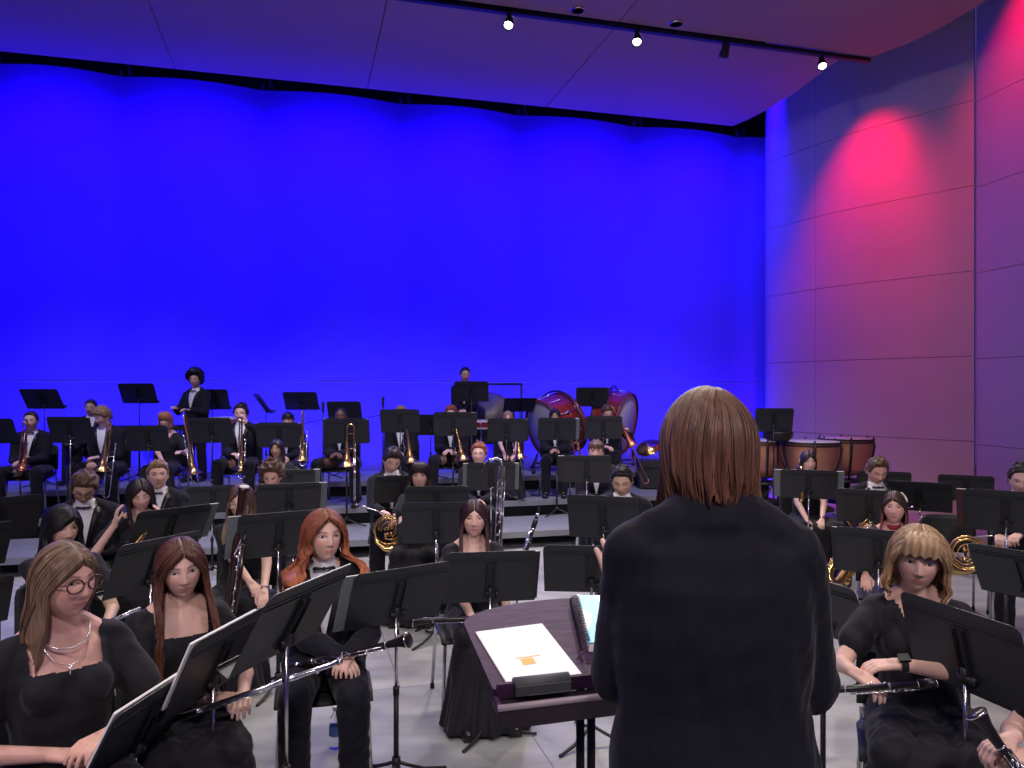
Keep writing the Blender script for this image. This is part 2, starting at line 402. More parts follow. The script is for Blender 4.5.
        for i in range(NL):
            k = ok[rs.randint(len(ok))]; p = v[k]; d0 = D[k]
            if cur:
                c = p+d0*rs.uniform(-.004, .008); r = rs.uniform(.006, .012); e1 = nrm(rs.normal(size=3)); e2 = nrm(np.cross(e1, rs.normal(size=3)))
                s = np.linspace(0, rs.uniform(3.5, 6), 8); Pk = [c+r*(e1*math.cos(x)+e2*math.sin(x))+d0*.002*x for x in s]
                w = tube(Pk, rs.uniform(.0022, .004), 5)
            else:
                fl = np.array(hd.get('flow', (0, -1, .15))); tng = nrm(fl+np.array([np.sign(p[0])*.5, 0, -.5*(p[2] < .06)])+rs.normal(size=3)*.35); tng = nrm(tng-d0*np.dot(tng, d0))
                ln = rs.uniform(.02, .045); s = np.linspace(0, 1, 6)
                Pk = []
                for x in s:
                    z = p+tng*ln*x; e = z/np.array([.0755, .0955, .1165]); rr = np.linalg.norm(e); tgt = np.linalg.norm(p/np.array([.0755, .0955, .1165]))
                    Pk.append(z/rr*(tgt+.03*math.sin(x*2.6)))
                w = tube(Pk, rs.uniform(.002, .0045)*(1-.7*s**2), 5, flat=.6)
            g.add(w); cols.append(np.full(len(w[0]), .3+rs.uniform(-.2, .2)))
        if hd.get('fringe'):
            nn, mm = 30, 7; us = np.linspace(-1, 1, nn); V = []
            for t in np.linspace(0, 1, mm):
                aa = us*R(52); zz = (.112-.02*us**2)*(1-t)+(hd.get('fringe_z', .04)+.008*np.sin(us*11+sd))*t+.02*math.sin(t*PI)
                yy = -(.045+.062*math.sin(min(t*1.9, PI/2)))*np.cos(aa); V.append(np.stack([.088*np.sin(aa), yy, zz], -1))
            v = np.concatenate(V); g.add((v, gridf(mm, nn))); v2 = v*.96; g.add((v2, [q[::-1] for q in gridf(mm, nn)])); cols += [np.full(len(v), .3)]*2
    me = g.mesh('hair', HAIR); t = np.clip(np.concatenate(cols), 0, 1)[:, None]
    tt = sstep(.35, .95, t); c = base*(1-tt)+tip*tt
    rs2 = np.random.RandomState(sd+9); V = g.verts()
    st_ = 1+hd.get('streak', .22)*np.sin(V[:, 0]*260+np.sin(V[:, 1]*90)*2+V[:, 1]*170)[:, None]
    set_col(me, c*st_); return me
def glasses(parent, Mh, m, s=1.):
    g = G()
    for sx in (-1, 1):
        a = np.linspace(0, 2*PI, 21); P = [(sx*.034+.026*math.cos(x)*(1.0), -.099-.002*math.cos(x)*sx*-1, .003+.021*math.sin(x)) for x in a]
        g.add(tube(P, .0025, 6)); g.add(tube([(sx*.055, -.097, .009), (sx*.074, -.07, .010), (sx*.080, .0, .006), (sx*.078, .02, -.006)], .0016, 6))
    g.add(tube([(-.012, -.101, .007), (0, -.104, .010), (.012, -.101, .007)], .0016, 6))
    o = build('glasses', g, m, parent, M=Matrix(Mh)); return o
BIO = []
def person(label, px, yt, d, yaw=0, hy=None, pitch=0, roll=0, lean=0, side=0, fem=False, skin=(.62, .38, .29), hair=None, outfit='suit',
           hl=None, hr=None, curl=.55, stand=False, cat='person', group=None, lips=None, spec_=None, closed=False, gl=None, vx=None,
           hip=(0, 0), base=None, pole_l=None, pole_r=None, palm_l=None, palm_r=None, dir_l=None, dir_r=None, legs=(.12, .12), size=None, knee=.43, twist=0, eyecol=(.05, .03, .02), bow=True, chair=True, brow=.9, wide=1., slump=0, extra=None, bust=True, nk=0., shw=0.):
    """yt = top of the head in the photo, d = distance of the head; yaw > 0 turns the body to the right"""
    near = 2 if d < 4.2 else (1 if d < 7.4 else 0)
    vx = vx or (.0032, .0050, .0085)[2-near]
    yaw, hy = R(yaw), R(yaw if hy is None else hy)
    T = TF if fem else TM; hc = W(px, yt, d)
    if stand: H0 = 1.70; pz = .93
    else: H0 = 1.27; pz = .545
    hipr = np.array([0, 0, pz])
    Rt = rot('Z', R(twist)) @ rot('X', R(lean)) @ rot('Y', R(side)); neck = hipr+Rt @ np.array([0, .0, .47+(0 if not stand else .02)])
    hcen = neck+Rt @ np.array([0, -.012, .042-nk])+rot('X', R(lean*.3+pitch*.35)) @ np.array([0, -.02, .092])
    Rh = rot('Z', hy-yaw) @ rot('Y', R(roll)) @ rot('X', R(pitch))
    top = hcen[2]+.128
    # where the root goes
    fz = floor_z(hc.x, hc.y) if base is None else base
    s = size or min(1.09, max(.90, (hc.z-fz)/top))
    cy, sy = math.cos(yaw), math.sin(yaw)
    off = np.array([hcen[0]*cy-hcen[1]*sy, hcen[0]*sy+hcen[1]*cy])*s
    x0, y0 = hc.x-off[0], hc.y-off[1]
    if base is None: fz = floor_z(x0, y0)
    if not stand and size is None: s = min(1.09, max(.90, (hc.z-fz)/top))
    if stand and size is not None: fz = hc.z-top*s
    if stand and size is None: s = min(1.12, max(.85, (hc.z-fz)/top))
    root = Matrix.Translation((x0, y0, fz)) @ Matrix.Rotation(yaw, 4, 'Z') @ Matrix.Scale(s, 4)
    inv = np.array(root.inverted())
    def loc(p): p = np.array([*p, 1.]); return (inv @ p)[:3]
    def ldir(v): return inv[:3, :3] @ np.array(v)
    sw = (.150 if fem else .172)-shw; sh = {}; el = {}; wr = {}; hd_ = {}; pn = {}
    g = G()
    # torso, neck, head
    tor = loft([((0, yo, z), rx, ry) for z, rx, ry, yo in T])
    Mt = m4(Rt, hipr); g.add(tor, M=Mt)
    if fem and bust:
        for sx in (-1, 1): g.add(ball((sx*.066, -.078, .285), (.056, .045, .055)), M=Mt)
    Mh = m4(Rh*1.0, hcen)
    g.add(head_geo((48, 80, 120)[near], fem, wide), M=Mh)
    for sx in (-1, 1):
        g.add(ball((sx*.0765*wide, .012, -.006), (.008, .018, .031), Rm=rot('Z', sx*R(-22)) @ rot('X', R(-8))), M=Mh)
    nr_ = .047 if fem else .056
    g.add(capsule(neck+Rt @ np.array([0, .006, -.03]), hcen+Rh @ np.array([0, .022, -.055]), nr_*1.08, nr_, 18, 5))
    for sx in (-1, 1): g.add(capsule(neck+Rt @ np.array([sx*.02, .018, .0]), neck+Rt @ np.array([sx*sw*.86, .016, -.072]), .046, .036))
    # arms
    preset = {'lap': ((-.055, -.24, .66), (.055, -.25, .665))}
    for k, tgt, pole, palm, dr, sx in (('l', hl, pole_l, palm_l, dir_l, 1), ('r', hr, pole_r, palm_r, dir_r, -1)):
        a = hipr+Rt @ np.array([sx*sw, .012, .394 if fem else .398]); sh[k] = a
        if tgt is None: t = np.array([sx*.035, -.30, .675 if not stand else 1.0])
        elif len(tgt) == 4: t = np.array(tgt[:3])      # local
        else: t = loc(W(*tgt))
        e, w = ik(a, t, .285, .245, pole if pole is not None else (sx*.5, .45, -.8)); el[k], wr[k] = e, w
        dd = nrm(w-e) if dr is None else nrm(dr)
        if dr is None and tgt is None: dd = nrm(dd+np.array([-sx*.6, -.2, -.1]))
        pp = np.array([0, .15, -1.]) if palm is None else np.array(palm, float)
        hd_[k], pn[k] = dd, pp
        q = (.042, .034, .033, .022) if fem else (.048, .040, .038, .026)
        g.add(capsule(a, e, q[0], q[1])); g.add(capsule(e, w, q[2], q[3])); g.add(ball(a, .044 if fem else .052))
        nn = nrm(pp-dd*np.dot(pp, dd))
        # thumb on the inner side: side sign so that thumb points to the body's middle / up
        hs = .93 if fem else 1.03
        inner = np.array([-sx, 0, .35]) if abs(nn[0]) < .7 else np.array([0, -.3, 1.])
        sg = 1 if np.dot(np.cross(dd, nn), inner) > 0 else -1
        c = curl[0 if k == 'l' else 1] if isinstance(curl, (tuple, list)) else curl
        g.add(capsule(w-dd*.012, w+dd*.02, q[3], .022)); hand_geo(g, w, dd, nn, sg, c, hs, spread=.3)
    # legs
    kn, an = {}, {}
    for k, sx, lx in (('l', 1, legs[0]), ('r', -1, legs[1])):
        hj = np.array([sx*.09, .0, pz-.02])
        if stand: kq = np.array([sx*.10, -.02, .49]); aq = np.array([sx*.10, .02, .09])
        else: kq = np.array([sx*lx, -knee, .535 if fem else .55]); aq = np.array([sx*lx*1.05, -knee+.02+slump, .09])
        kn[k], an[k] = kq, aq
        lk = .8 if outfit == 'dress' else 1.; g.add(capsule(hj, kq, .082*lk, .054*lk)); g.add(capsule(kq, aq, .052*lk, .036)); g.add(capsule(aq+np.array([0, .02, -.03]), aq+np.array([sx*.01, -.15, -.06]), .035, .026))
    me = remesh(g, vx, 2 if near else 1, .5)
    v = mverts(me); vh = (v-hcen) @ Rh
    lips = lips or tuple(np.array(skin)*np.array([.86, .52, .52]))
    col = face_colors(vh, skin, np.array(hair['col'])*.6, lips, brow, closed)
    far = (np.linalg.norm(vh, axis=1) > .16)
    base_c = np.array(skin); mod = (1+.04*wob(v, 3, .05))[:, None]
    col = np.where(far[:, None], base_c*mod, col)
    set_col(me, col); finish(me, SKIN)
    o = link('person', me, M=root); tag(o, label, cat, group)
    # eyes
    if not closed:
        hg = head_geo(80, fem, wide)[0]
        for sx in (-1, 1):
            fr_ = hg[hg[:, 1] < -.03]; ys = fr_[np.argmin(np.hypot(fr_[:, 0]-sx*.0315, fr_[:, 2]-.0085))][1]
            ge = G(); n2 = 26; ee = ball((0, 0, 0), (.0150, .0105, .0072), n2, 20, None); ge.add(ee, M=m4(rot('Z', sx*R(14)), (sx*.0315, ys+.0105-.0042, .0080)))
            em = ge.mesh('eye', EYE); ev = ee[0]; cc = np.tile((.55, .53, .53), (len(ev), 1)); rr = np.hypot(ev[:, 0], ev[:, 2]); fr = ev[:, 1] < 0
            cc[(rr < .0066) & fr] = eyecol; cc[(rr < .003) & fr] = (.004, .004, .004); set_col(em, cc)
            em.polygons.foreach_set('use_smooth', [True]*len(em.polygons)); link('eye', em, o, M=Matrix(Mh))
    if hair:
        hm = hair_mesh(hair, near); link('hair', hm, o, M=Matrix(Mh))
    if gl: glasses(o, Mh, gl)
    # ------------------------------------------------ clothes
    gv = (.0065, .0085, .013)[2-near]; inf = .020
    def cloth(name, gg, m, fold=.003, sm=6, seed=0, kill=None, fn=None):
        me = remesh(gg, gv, sm, .6); v = mverts(me); nn = mnorm(me)
        w = wob(v*np.array([1, 1, .6]), int(px)+seed, .09)*.6+wob(v, int(px)+seed+7, .05)*.4
        v2 = v+nn*(w*fold)[:, None]
        if fn is not None: v2 = fn(v2, nn)
        set_verts(me, v2)
        if kill is not None: cut(me, kill((v-hipr) @ Rt))
        finish(me, m); return link(name, me, o)
    if outfit in ('suit', 'blacksuit'):
        gg = G(); T2 = [(-.17 if not stand else -.24, .190, .135, .01)]+[(z, rx+inf+(.012 if z < .3 else 0), ry+inf+(.008 if z < .3 else 0), yo) for z, rx, ry, yo in T[1:-2]]+[(.450, .105, .078, .014), (.470, .080, .074, .020), (.500, .066, .062, .016)]
        if not stand: T2[0] = (-.10, .195, .14, .01)
        gg.add(loft([((0, yo, z), rx, ry) for z, rx, ry, yo in T2], 28), M=Mt)
        for k, sx in (('l', 1), ('r', -1)):
            a, e, w = sh[k], el[k], wr[k]; w2 = e+(w-e)*.93
            gg.add(capsule(neck+Rt @ np.array([sx*.03, .020, -.012]), a+Rt @ np.array([-sx*.01, 0, .012]), .058, .058))
            gg.add(capsule(a, e, .066, .058)); gg.add(capsule(e, w2, .060, .046))
        V0 = .12
        def kl(q):
            x, y, z = q.T; z0 = .17 if outfit == 'suit' else .22
            v_ = (y < -.02) & (z > z0) & (y > -.20) & (np.abs(x) < .010+.052*(z-z0)/(.42-z0)) & (z < .5)
            return v_ | ((z > .468) & (np.hypot(x, y-.01) < .068) & (y < .0))
        cloth('jacket', gg, WOOL, .0035, 5, 1, kl)
        gs_ = G(); gs_.add(loft([((0, yo, z), rx+.010, ry+.012) for z, rx, ry, yo in T[1:-1]]+[((0, .008, .475), nr_+.012, nr_+.012), ((0, .004, .505), nr_+.008, nr_+.009)], 32), M=Mt)
        for k, sx in (('l', 1), ('r', -1)):
            e, w = el[k], wr[k]; u = nrm(w-e); gs_.add(tube([w-u*.045, w-u*.002], [.036, .034], 16))
        build('shirt', gs_, SHIRT if outfit == 'suit' else (SHIRT if bow else CLOTH), o)
        if bow:
            gb = G(); b0 = (0, -(nr_+.020), .462)
            for sx in (-1, 1):
                gb.add(tube([(b0[0]+sx*.004, b0[1]-.008, b0[2]), (sx*.025, b0[1]-.004, b0[2]), (sx*.045, b0[1]+.006, b0[2])], [.008, .014, .018], 10, flat=.45), M=Mt)
            gb.add(ball((0, b0[1]-.010, b0[2]), (.009, .008, .010)), M=Mt); build('bow_tie', gb, SATIN, o)
        gl_ = G()
        for sx in (-1, 1):     # lapels
            z0 = .17 if outfit == 'suit' else .22
            pts = []
            for t in np.linspace(0, 1, 9):
                z = z0+(.455-z0)*t; xi = .008+.052*(z-z0)/(.42-z0)*min(1, 1.0); wd = .006+.045*math.sin(min(t*1.25, 1)*PI*.62)
                for x in (xi, xi+wd):
                    rx_ = np.interp(z, [q[0] for q in T2], [q[1] for q in T2]); ry_ = np.interp(z, [q[0] for q in T2], [q[2] for q in T2])
                    pts.append((sx*x, -ry_*math.sqrt(max(.05, 1-(x/rx_)**2))-.003, z))
            f = gridf(9, 2); gl_.add((np.array(pts), f), M=Mt); 
        lo = build('lapel', gl_, SATIN, o); md = lo.modifiers.new('s', 'SOLIDIFY'); md.thickness = .004; md.offset = 0
        gt = G(); gt.add(ball(hipr+np.array([0, .02, -.02]), (.185, .145, .12)))
        for k in 'lr':
            hj = np.array([kn[k][0]*.75, 0, pz-.02]); gt.add(capsule(hj, kn[k], .098, .076)); gt.add(capsule(kn[k], an[k]+np.array([0, 0, .0]), .074, .066))
        cloth('trousers', gt, WOOL, .0045, 5, 3)
    else:
        gg = G(); q = .010; T2 = [(z, rx+q, ry+q, yo) for z, rx, ry, yo in T[:-2]]+[(.440, .090, .068, .012), (.47, .06, .055, .01)]
        gg.add(loft([((0, yo, z), rx, ry) for z, rx, ry, yo in T2], 28), M=Mt)
        if fem and bust:
            for sx in (-1, 1): gg.add(ball((sx*.066, -.078, .282), (.066, .055, .066)), M=Mt)
        for k, sx in (('l', 1), ('r', -1)):
            a, e = sh[k], el[k]; L = .62 if outfit == 'dress' else .45; e2 = a+(e-a)*L
            gg.add(capsule(neck+Rt @ np.array([sx*.06, .018, -.038]), a+np.array([0, 0, .0]), .034, .050)); gg.add(capsule(a, e2, .050, .064 if outfit == 'dress' else .055))
        gg.add(ball(hipr+np.array([0, .02, -.03]), (.185, .145, .11)))
        for k in 'lr': gg.add(capsule(np.array([kn[k][0]*.75, 0, pz-.03]), kn[k]+np.array([0, .02, -.0]), .100, .080))
        gg.add(capsule(kn['l']+np.array([0, .03, -.012]), kn['r']+np.array([0, .03, -.012]), .066, .066))
        kc = (kn['l']+kn['r'])/2; ac = (an['l']+an['r'])/2; kw = abs(kn['l'][0]-kn['r'][0])/2
        gg.add(capsule((0, -.06, pz-.05), kc+np.array([0, .06, -.02]), .085, .075))
        if outfit != 'trousers':
            gg.add(loft([((kc[0], kc[1]+.03, kc[2]+.03), kw+.045, .06), ((kc[0], kc[1]+.02, kc[2]-.06), kw+.085, .095), ((ac[0], ac[1]+.0, .28), kw+.105, .115), ((ac[0], ac[1]-.02, .018), kw+.15, .17)], 28))
        else:
            for k in 'lr': gg.add(capsule(kn[k], an[k], .078, .085))
        def plea(v, nn):
            z = v[:, 2]; k = sstep(pz-.02, .1, z)
            a = np.arctan2(v[:, 1]-ac[1], v[:, 0]-ac[0]); w = (.016*np.sin(a*11+np.sin(z*9)*.8)+.007*np.sin(a*23+1))*k
            nh = nn.copy(); nh[:, 2] = 0; return v+nh*w[:, None]
        nl = hair.get('neck', 'square')
        def kl(q_):
            x, y, z = q_.T
            if nl == 'square': v_ = (y < 0.0) & (z > .345) & (np.abs(x) < .095)
            elif nl == 'v': v_ = (y < 0.0) & (z > .30) & (np.abs(x) < .065*(z-.30)/.13+.004)
            else: v_ = (y < 0.0) & (z > .395) & (np.abs(x) < .08)
            return v_ | ((z > .432) & (np.abs(x) < .080)) 
        cloth('dress', gg, CLOTH, .0030, (16, 12, 7)[2-near], 2, kl, plea if outfit != 'trousers' else None)
    for k, sx in (('l', 1), ('r', -1)):
        gs2 = G(); a = an[k]; gs2.add(capsule((a[0], a[1]+.045, .042), (a[0]+sx*.012, a[1]-.15, .034), .040, .036)); gs2.add(box((a[0]+sx*.005, a[1]-.05, .010), (.075, .25, .018)))
        gs2.add(capsule((a[0], a[1]+.01, .09), (a[0], a[1]+.0, .05), .042, .042))
        sm_ = remesh(gs2, .008 if near else .014, 2); link('shoe', finish(sm_, EBON), o)
    o['_'] = 0; del o['_']
    BIO.append(dict(o=o, root=root, px=px, d=d, x=x0, y=y0, z=fz, yaw=yaw, s=s, stand=stand, wl=wr['l'], wr=wr['r'], label=label))
    o_inf = dict(obj=o, root=root, l=root @ Vector(wr['l']), r=root @ Vector(wr['r']), head=root @ Vector(hcen), Mh=Mh, Mt=Mt, hd=hd_)
    return o_inf
# ---------------------------------------------------------------- music stands
DW, DH = .508, .325
def desk_mesh():
    g = G(); g.add(prism_xz(rrect(DW, DH, .035, top_only=True), 0, .003), smooth=False)
    for z in (DH/2-.045, DH/2-.062): g.add(box((0, -.0015, z), (DW-.02, .004, .0035)), smooth=False)
    g.add(box((0, .028, -DH/2+.001), (DW, .056, .003)), smooth=False); g.add(box((0, .056, -DH/2+.008), (DW, .003, .016)), smooth=False)
    return g.mesh('desk', BLK)
DESK = desk_mesh()
def bracket_mesh():
    g = G()
    for sx in (-1, 1): g.add(box((sx*.019, -.009, -.02), (.004, .016, .20)), smooth=False)
    g.add(box((0, -.002, -.02), (.058, .004, .22)), smooth=False)
    g.add(tube([(0, -.012, -.06), (0, -.012, -.135)], .013, 12)); return g.mesh('bracket', BLK2)
BRK = bracket_mesh()
def knob_mesh():
    g = G(); g.add(tube([(-.03, 0, 0), (.03, 0, 0)], .012, 12)); g.add(tube([(.030, 0, 0), (.045, 0, 0)], .016, 12)); return g.mesh('tilt_knob', BLK2)
KNB = knob_mesh()
def leg_mesh():
    g = G(); g.add(tube([(.012, 0, .085), (.06, 0, .060), (.14, 0, .026), (.24, 0, .010), (.255, 0, .008)], [.010, .010, .010, .009, .009], 8, flat=.9)); return g.mesh('leg', BLK2)
LEG = leg_mesh()
def hub_mesh():
    g = G(); g.add(tube([(0, 0, .055), (0, 0, .11)], .021, 14)); return g.mesh('hub', BLK2)
HUB = hub_mesh()
def solve_desk(c, tilt0=25, yaw0=0):
    """c: four photo corners tl tr br bl (None where hidden) -> centre, yaw, tilt"""
    L = [(-1, 1), (1, 1), (1, -1), (-1, -1)]; ids = [i for i in range(4) if c[i] is not None]
    px = np.array([c[i] for i in ids], float); w = np.abs(px[:, 0].max()-px[:, 0].min()); d0 = DW*F/max(w, 20)
    def proj(q):
        Rm = rot('Z', q[3]) @ rot('X', q[4]); out = []
        for i in ids:
            p = Rm @ np.array([L[i][0]*DW/2, 0, L[i][1]*DH/2])+q[:3]
            out += [512+F*p[0]/p[1], HOR-F*(p[2]-CAMH)/p[1]]
        return np.array(out)
    def res(q): return np.concatenate([proj(q)-px.ravel(), [(q[4]-R(tilt0))*12, (q[3]-R(yaw0))*3]])
    q = np.array([(px[:, 0].mean()-512)/F*d0, d0, CAMH-(px[:, 1].mean()-HOR)/F*d0, R(yaw0), R(tilt0)]); lam = 1.
    r = res(q)
    for _ in range(60):
        J = np.stack([(res(q+e)-r)/1e-5 for e in np.eye(5)*1e-5], 1)
        dq = np.linalg.solve(J.T @ J+lam*np.eye(5), -J.T @ r); q2 = q+dq; r2 = res(q2)
        if r2 @ r2 < r @ r: q, r, lam = q2, r2, lam*.5
        else: lam *= 3
    return q[:3], q[3], q[4], math.sqrt(r @ r/len(r))
STANDS = []
def stand(label, c=None, tilt=25, yaw=0, folder=None, pos=None, group=None, rings=0, legrot=20):
    """c corners in the photo, or pos=(px, py centre, d)"""
    if pos is not None:
        p = np.array(W(*pos)); ya, ti, e = R(yaw), R(tilt), 0
    else: p, ya, ti, e = solve_desk(c, tilt, yaw)
    ti = min(max(ti, R(-5)), R(75))
    Rm = rot('Z', ya) @ rot('X', ti)
    piv = p+Rm @ np.array([0, -.012, -.10])
    fz = floor_z(piv[0], piv[1])
    root = empty('music_stand', (piv[0], piv[1], fz), ya); tag(root, label, 'music stand', group)
    Mi = root.matrix_basis.inverted() if False else (Matrix.Translation((piv[0], piv[1], fz)) @ Matrix.Rotation(ya, 4, 'Z')).inverted()
    Md = Mi @ (Matrix.Translation(Vector(p)) @ Matrix.Rotation(ya, 4, 'Z') @ Matrix.Rotation(ti, 4, 'X'))
    link('desk', DESK, root, M=Md); link('bracket', BRK, root, M=Md)
    zp = piv[2]-fz
    link('tilt_knob', KNB, root, M=Matrix.Translation((0, 0, zp)))
    mid = min(zp*.55, .62)
    g = G(); g.add(tube([(0, 0, mid-.03), (0, 0, zp)], .0075, 10)); build('pole', g, CHR if p[1] < 9 else BLK2, root)
    g = G(); g.add(tube([(0, 0, .05), (0, 0, mid)], .0125, 12)); g.add(tube([(0, 0, mid-.03), (0, 0, mid+.012)], .0155, 12)); build('lower_tube', g, BLK2, root)
    link('hub', HUB, root)
    for k in range(3): link('leg', LEG, root, M=Matrix.Rotation(R(legrot+90+120*k), 4, 'Z'))
    if folder:
        for kk, fo in enumerate(folder if isinstance(folder, list) else [folder]):
            m, x0, x1, z0, z1, fl = fo
            gf = G(); th = .006; cx, cz = (x0+x1)/2, (z0+z1)/2
            gf.add(box((cx, .010+kk*.008, cz), (x1-x0, th, z1-z0)), smooth=False)
            gf.add(box((cx, .006+kk*.008+th, cz+.003), (x1-x0-.012, .004, z1-z0-.004)), 1, smooth=False)
            fo_ = build('music_folder', gf, [m, PAPER], loc=(0, 0, 0)); fo_.matrix_world = Matrix.Translation(Vector(p)) @ Matrix.Rotation(ya, 4, 'Z') @ Matrix.Rotation(ti, 4, 'X')
            tag(fo_, fl, 'folder', 'music folders on the stands')
    STANDS.append((label[:40], [round(float(x), 2) for x in p], round(math.degrees(ya)), round(math.degrees(ti)), round(e, 1), round(zp, 2)))
    return root
def fold(m, side, lab, over=.05, z0=-.155, z1=.150):
    """a folder lying on the desk that sticks out at one side"""
    if side == 'l': x0, x1 = -DW/2-over, DW/2-.10
    elif side == 'r': x0, x1 = -DW/2+.10, DW/2+over
    else: x0, x1 = -DW/2-over, DW/2+over
    return (m, x0, x1, z0, z1, lab)
# ---------------------------------------------------------------- chairs
def chair_shell(kind):
    g = G(); n = 15
    if kind == 'seat':
        V = []
        for i, y in enumerate(np.linspace(-.21, .22, 10)):
            for x in np.linspace(-1, 1, n):
                xx = x*(.225-.018*(y > .1)); z = -.022*(1-x*x)*math.sin(max(0, min(1, (y+.25)/.45))*PI*.7)-(.028*((-y-.15)/.06)**2 if y < -.15 else 0)+(.02*((y-.12)/.1)**2 if y > .12 else 0)
                V.append((xx, y, z))
        top = np.array(V); f = gridf(10, n)
    else:
        V = []
        for i, z in enumerate(np.linspace(0, 1, 9)):
            for x in np.linspace(-1, 1, n):
                rr = .22-.035*max(0, (z-.80)/.2)**2*1.6
                V.append((x*rr, .030*z-.035*x*x, z*.315))
        top = np.array(V); f = gridf(9, n)
    k = len(top); off = np.array([0, 0, -.010]) if kind == 'seat' else np.array([0, .010, 0])
    m_ = len(top)//n
    g.add((np.concatenate([top, top+off]), [q for q in f]+[tuple(i+k for i in q[::-1]) for q in f]
           + [(j, j+k, j+1+k, j+1) for j in range(n-1)]+[((m_-1)*n+j+1, (m_-1)*n+j+1+k, (m_-1)*n+j+k, (m_-1)*n+j) for j in range(n-1)]
           + [((i+1)*n, (i+1)*n+k, i*n+k, i*n) for i in range(m_-1)]+[(i*n+n-1, i*n+n-1+k, (i+1)*n+n-1+k, (i+1)*n+n-1) for i in range(m_-1)]))
    return g.mesh(kind, PLA)
SEAT, BACK = chair_shell('seat'), chair_shell('backrest')
def cl_(pts, name, m, r=.011): g = G(); g.add(tube(pts, r, 10)); return g.mesh(name, m)
CLEG_F = cl_([(.0, .02, .425), (0, -.01, .40), (.015, -.03, .02)], 'leg', CHR)
CLEG_B = cl_([(.0, -.02, .425), (0, .0, .40), (.015, .05, .02)], 'leg', CHR)
CUP = cl_([(0, 0, 0), (0, 0, .03)], 'foot_cap', RUB, .0135)
UPR = cl_([(0, .0, .42), (0, .03, .50), (0, .05, .66), (0, .06, .79)], 'back_upright', CHR, .0095)
RAIL = cl_([(0, -.19, .425), (0, .20, .425)], 'side_rail', CHR, .009)
def chair(x, y, z, yaw, label, group=None):
    r = empty('chair', (x, y, z), yaw); tag(r, label, 'chair', group)
    link('seat', SEAT, r, M=Matrix.Translation((0, 0, .455))); link('backrest', BACK, r, M=Matrix.Translation((0, .215, .50)))
    for sx in (-1, 1):
        for yy, me, dy in ((-.17, CLEG_F, -.03), (.19, CLEG_B, .05)):
            lo = link('leg', me, r, M=Matrix.Translation((sx*.20, yy, 0)) @ Matrix.Scale(sx, 4, (1, 0, 0)))
            link('foot_cap', CUP, lo, M=Matrix.Translation((.015, dy, 0)))
        link('back_upright', UPR, r, M=Matrix.Translation((sx*.185, .19, 0)))
        link('side_rail', RAIL, r, M=Matrix.Translation((sx*.20, 0, 0)))
    return r
# ---------------------------------------------------------------- instruments
def keys(g, L0, L1, r, n, seed, mi=1, side=1.):
    rs = random.Random(seed)
    for i in range(n):
        z = L0+(L1-L0)*(i+.5)/n+rs.uniform(-.004, .004); a = rs.uniform(-1.3, 1.3)*side
        ca, sa = math.cos(a), math.sin(a); k = rs.uniform(.006, .0095)
        g.add(tube([(ca*(r+.002), sa*(r+.002), z), (ca*(r+.0065), sa*(r+.0065), z)], k, 10), mi)
        if i % 2: g.add(tube([(ca*(r+.004), sa*(r+.004), z), (math.cos(a+.9)*(r+.004), math.sin(a+.9)*(r+.004), z+.03)], .0022, 6), mi)
    for a in (-.9, .3, 1.2): g.add(tube([(math.cos(a)*(r+.005), math.sin(a)*(r+.005), L0), (math.cos(a)*(r+.005), math.sin(a)*(r+.005), L1)], .0022, 6), mi)
def clarinet(label, p, q, roll=0, L=.66, bell=True, cat='clarinet', k=1., mouth=True, name='clarinet'):
    """bell at p, mouthpiece at q"""
    p, q = Vector(p), Vector(q); q = p+(q-p).normalized()*L
    o = None; g = G(); prof = [(.031*k, 0), (.033*k, .004), (.029*k, .02), (.0205*k, .05), (.0165*k, .09), (.0145*k, .12), (.0135*k, L*.5), (.0125*k, L-.15)] if bell else [(.019, 0), (.022, .02), (.016, .05), (.0125, .09), (.010, L-.12)]
    prof2 = prof+[(.0165*k, L-.145), (.0165*k, L-.09), (.012*k, L-.085)]
    g.add(lathe(prof2, 20)); 
    o = build('%s' % name, g, [EBON]); o.matrix_world = aim(p, q, roll); tag(o, label, cat)
    gk = G(); keys(gk, .13, L-.17, .0135*k, 20, int(p.x*99) & 255, 0); build('keywork', gk, SILV, o)
    for z in (.006, .115, L*.52, L-.148, L-.086):
        gr = G(); gr.add(tube([(0, 0, z-.003), (0, 0, z+.003)], np.interp(z, [a[1] for a in prof2], [a[0] for a in prof2])+.0012, 18)); build('tenon_ring', gr, SILV, o)
    if mouth:
        gm = G(); gm.add(tube([(0, 0, L-.088), (0, 0, L-.05), (0, .003, L-.02), (0, .006, L)], [.0115, .011, .0085, .0035], 12)); build('mouthpiece', gm, EBON, o)
        gm = G(); gm.add(tube([(0, 0, L-.066), (0, 0, L-.046)], .0128, 14)); build('ligature', gm, SILV, o)
    return o
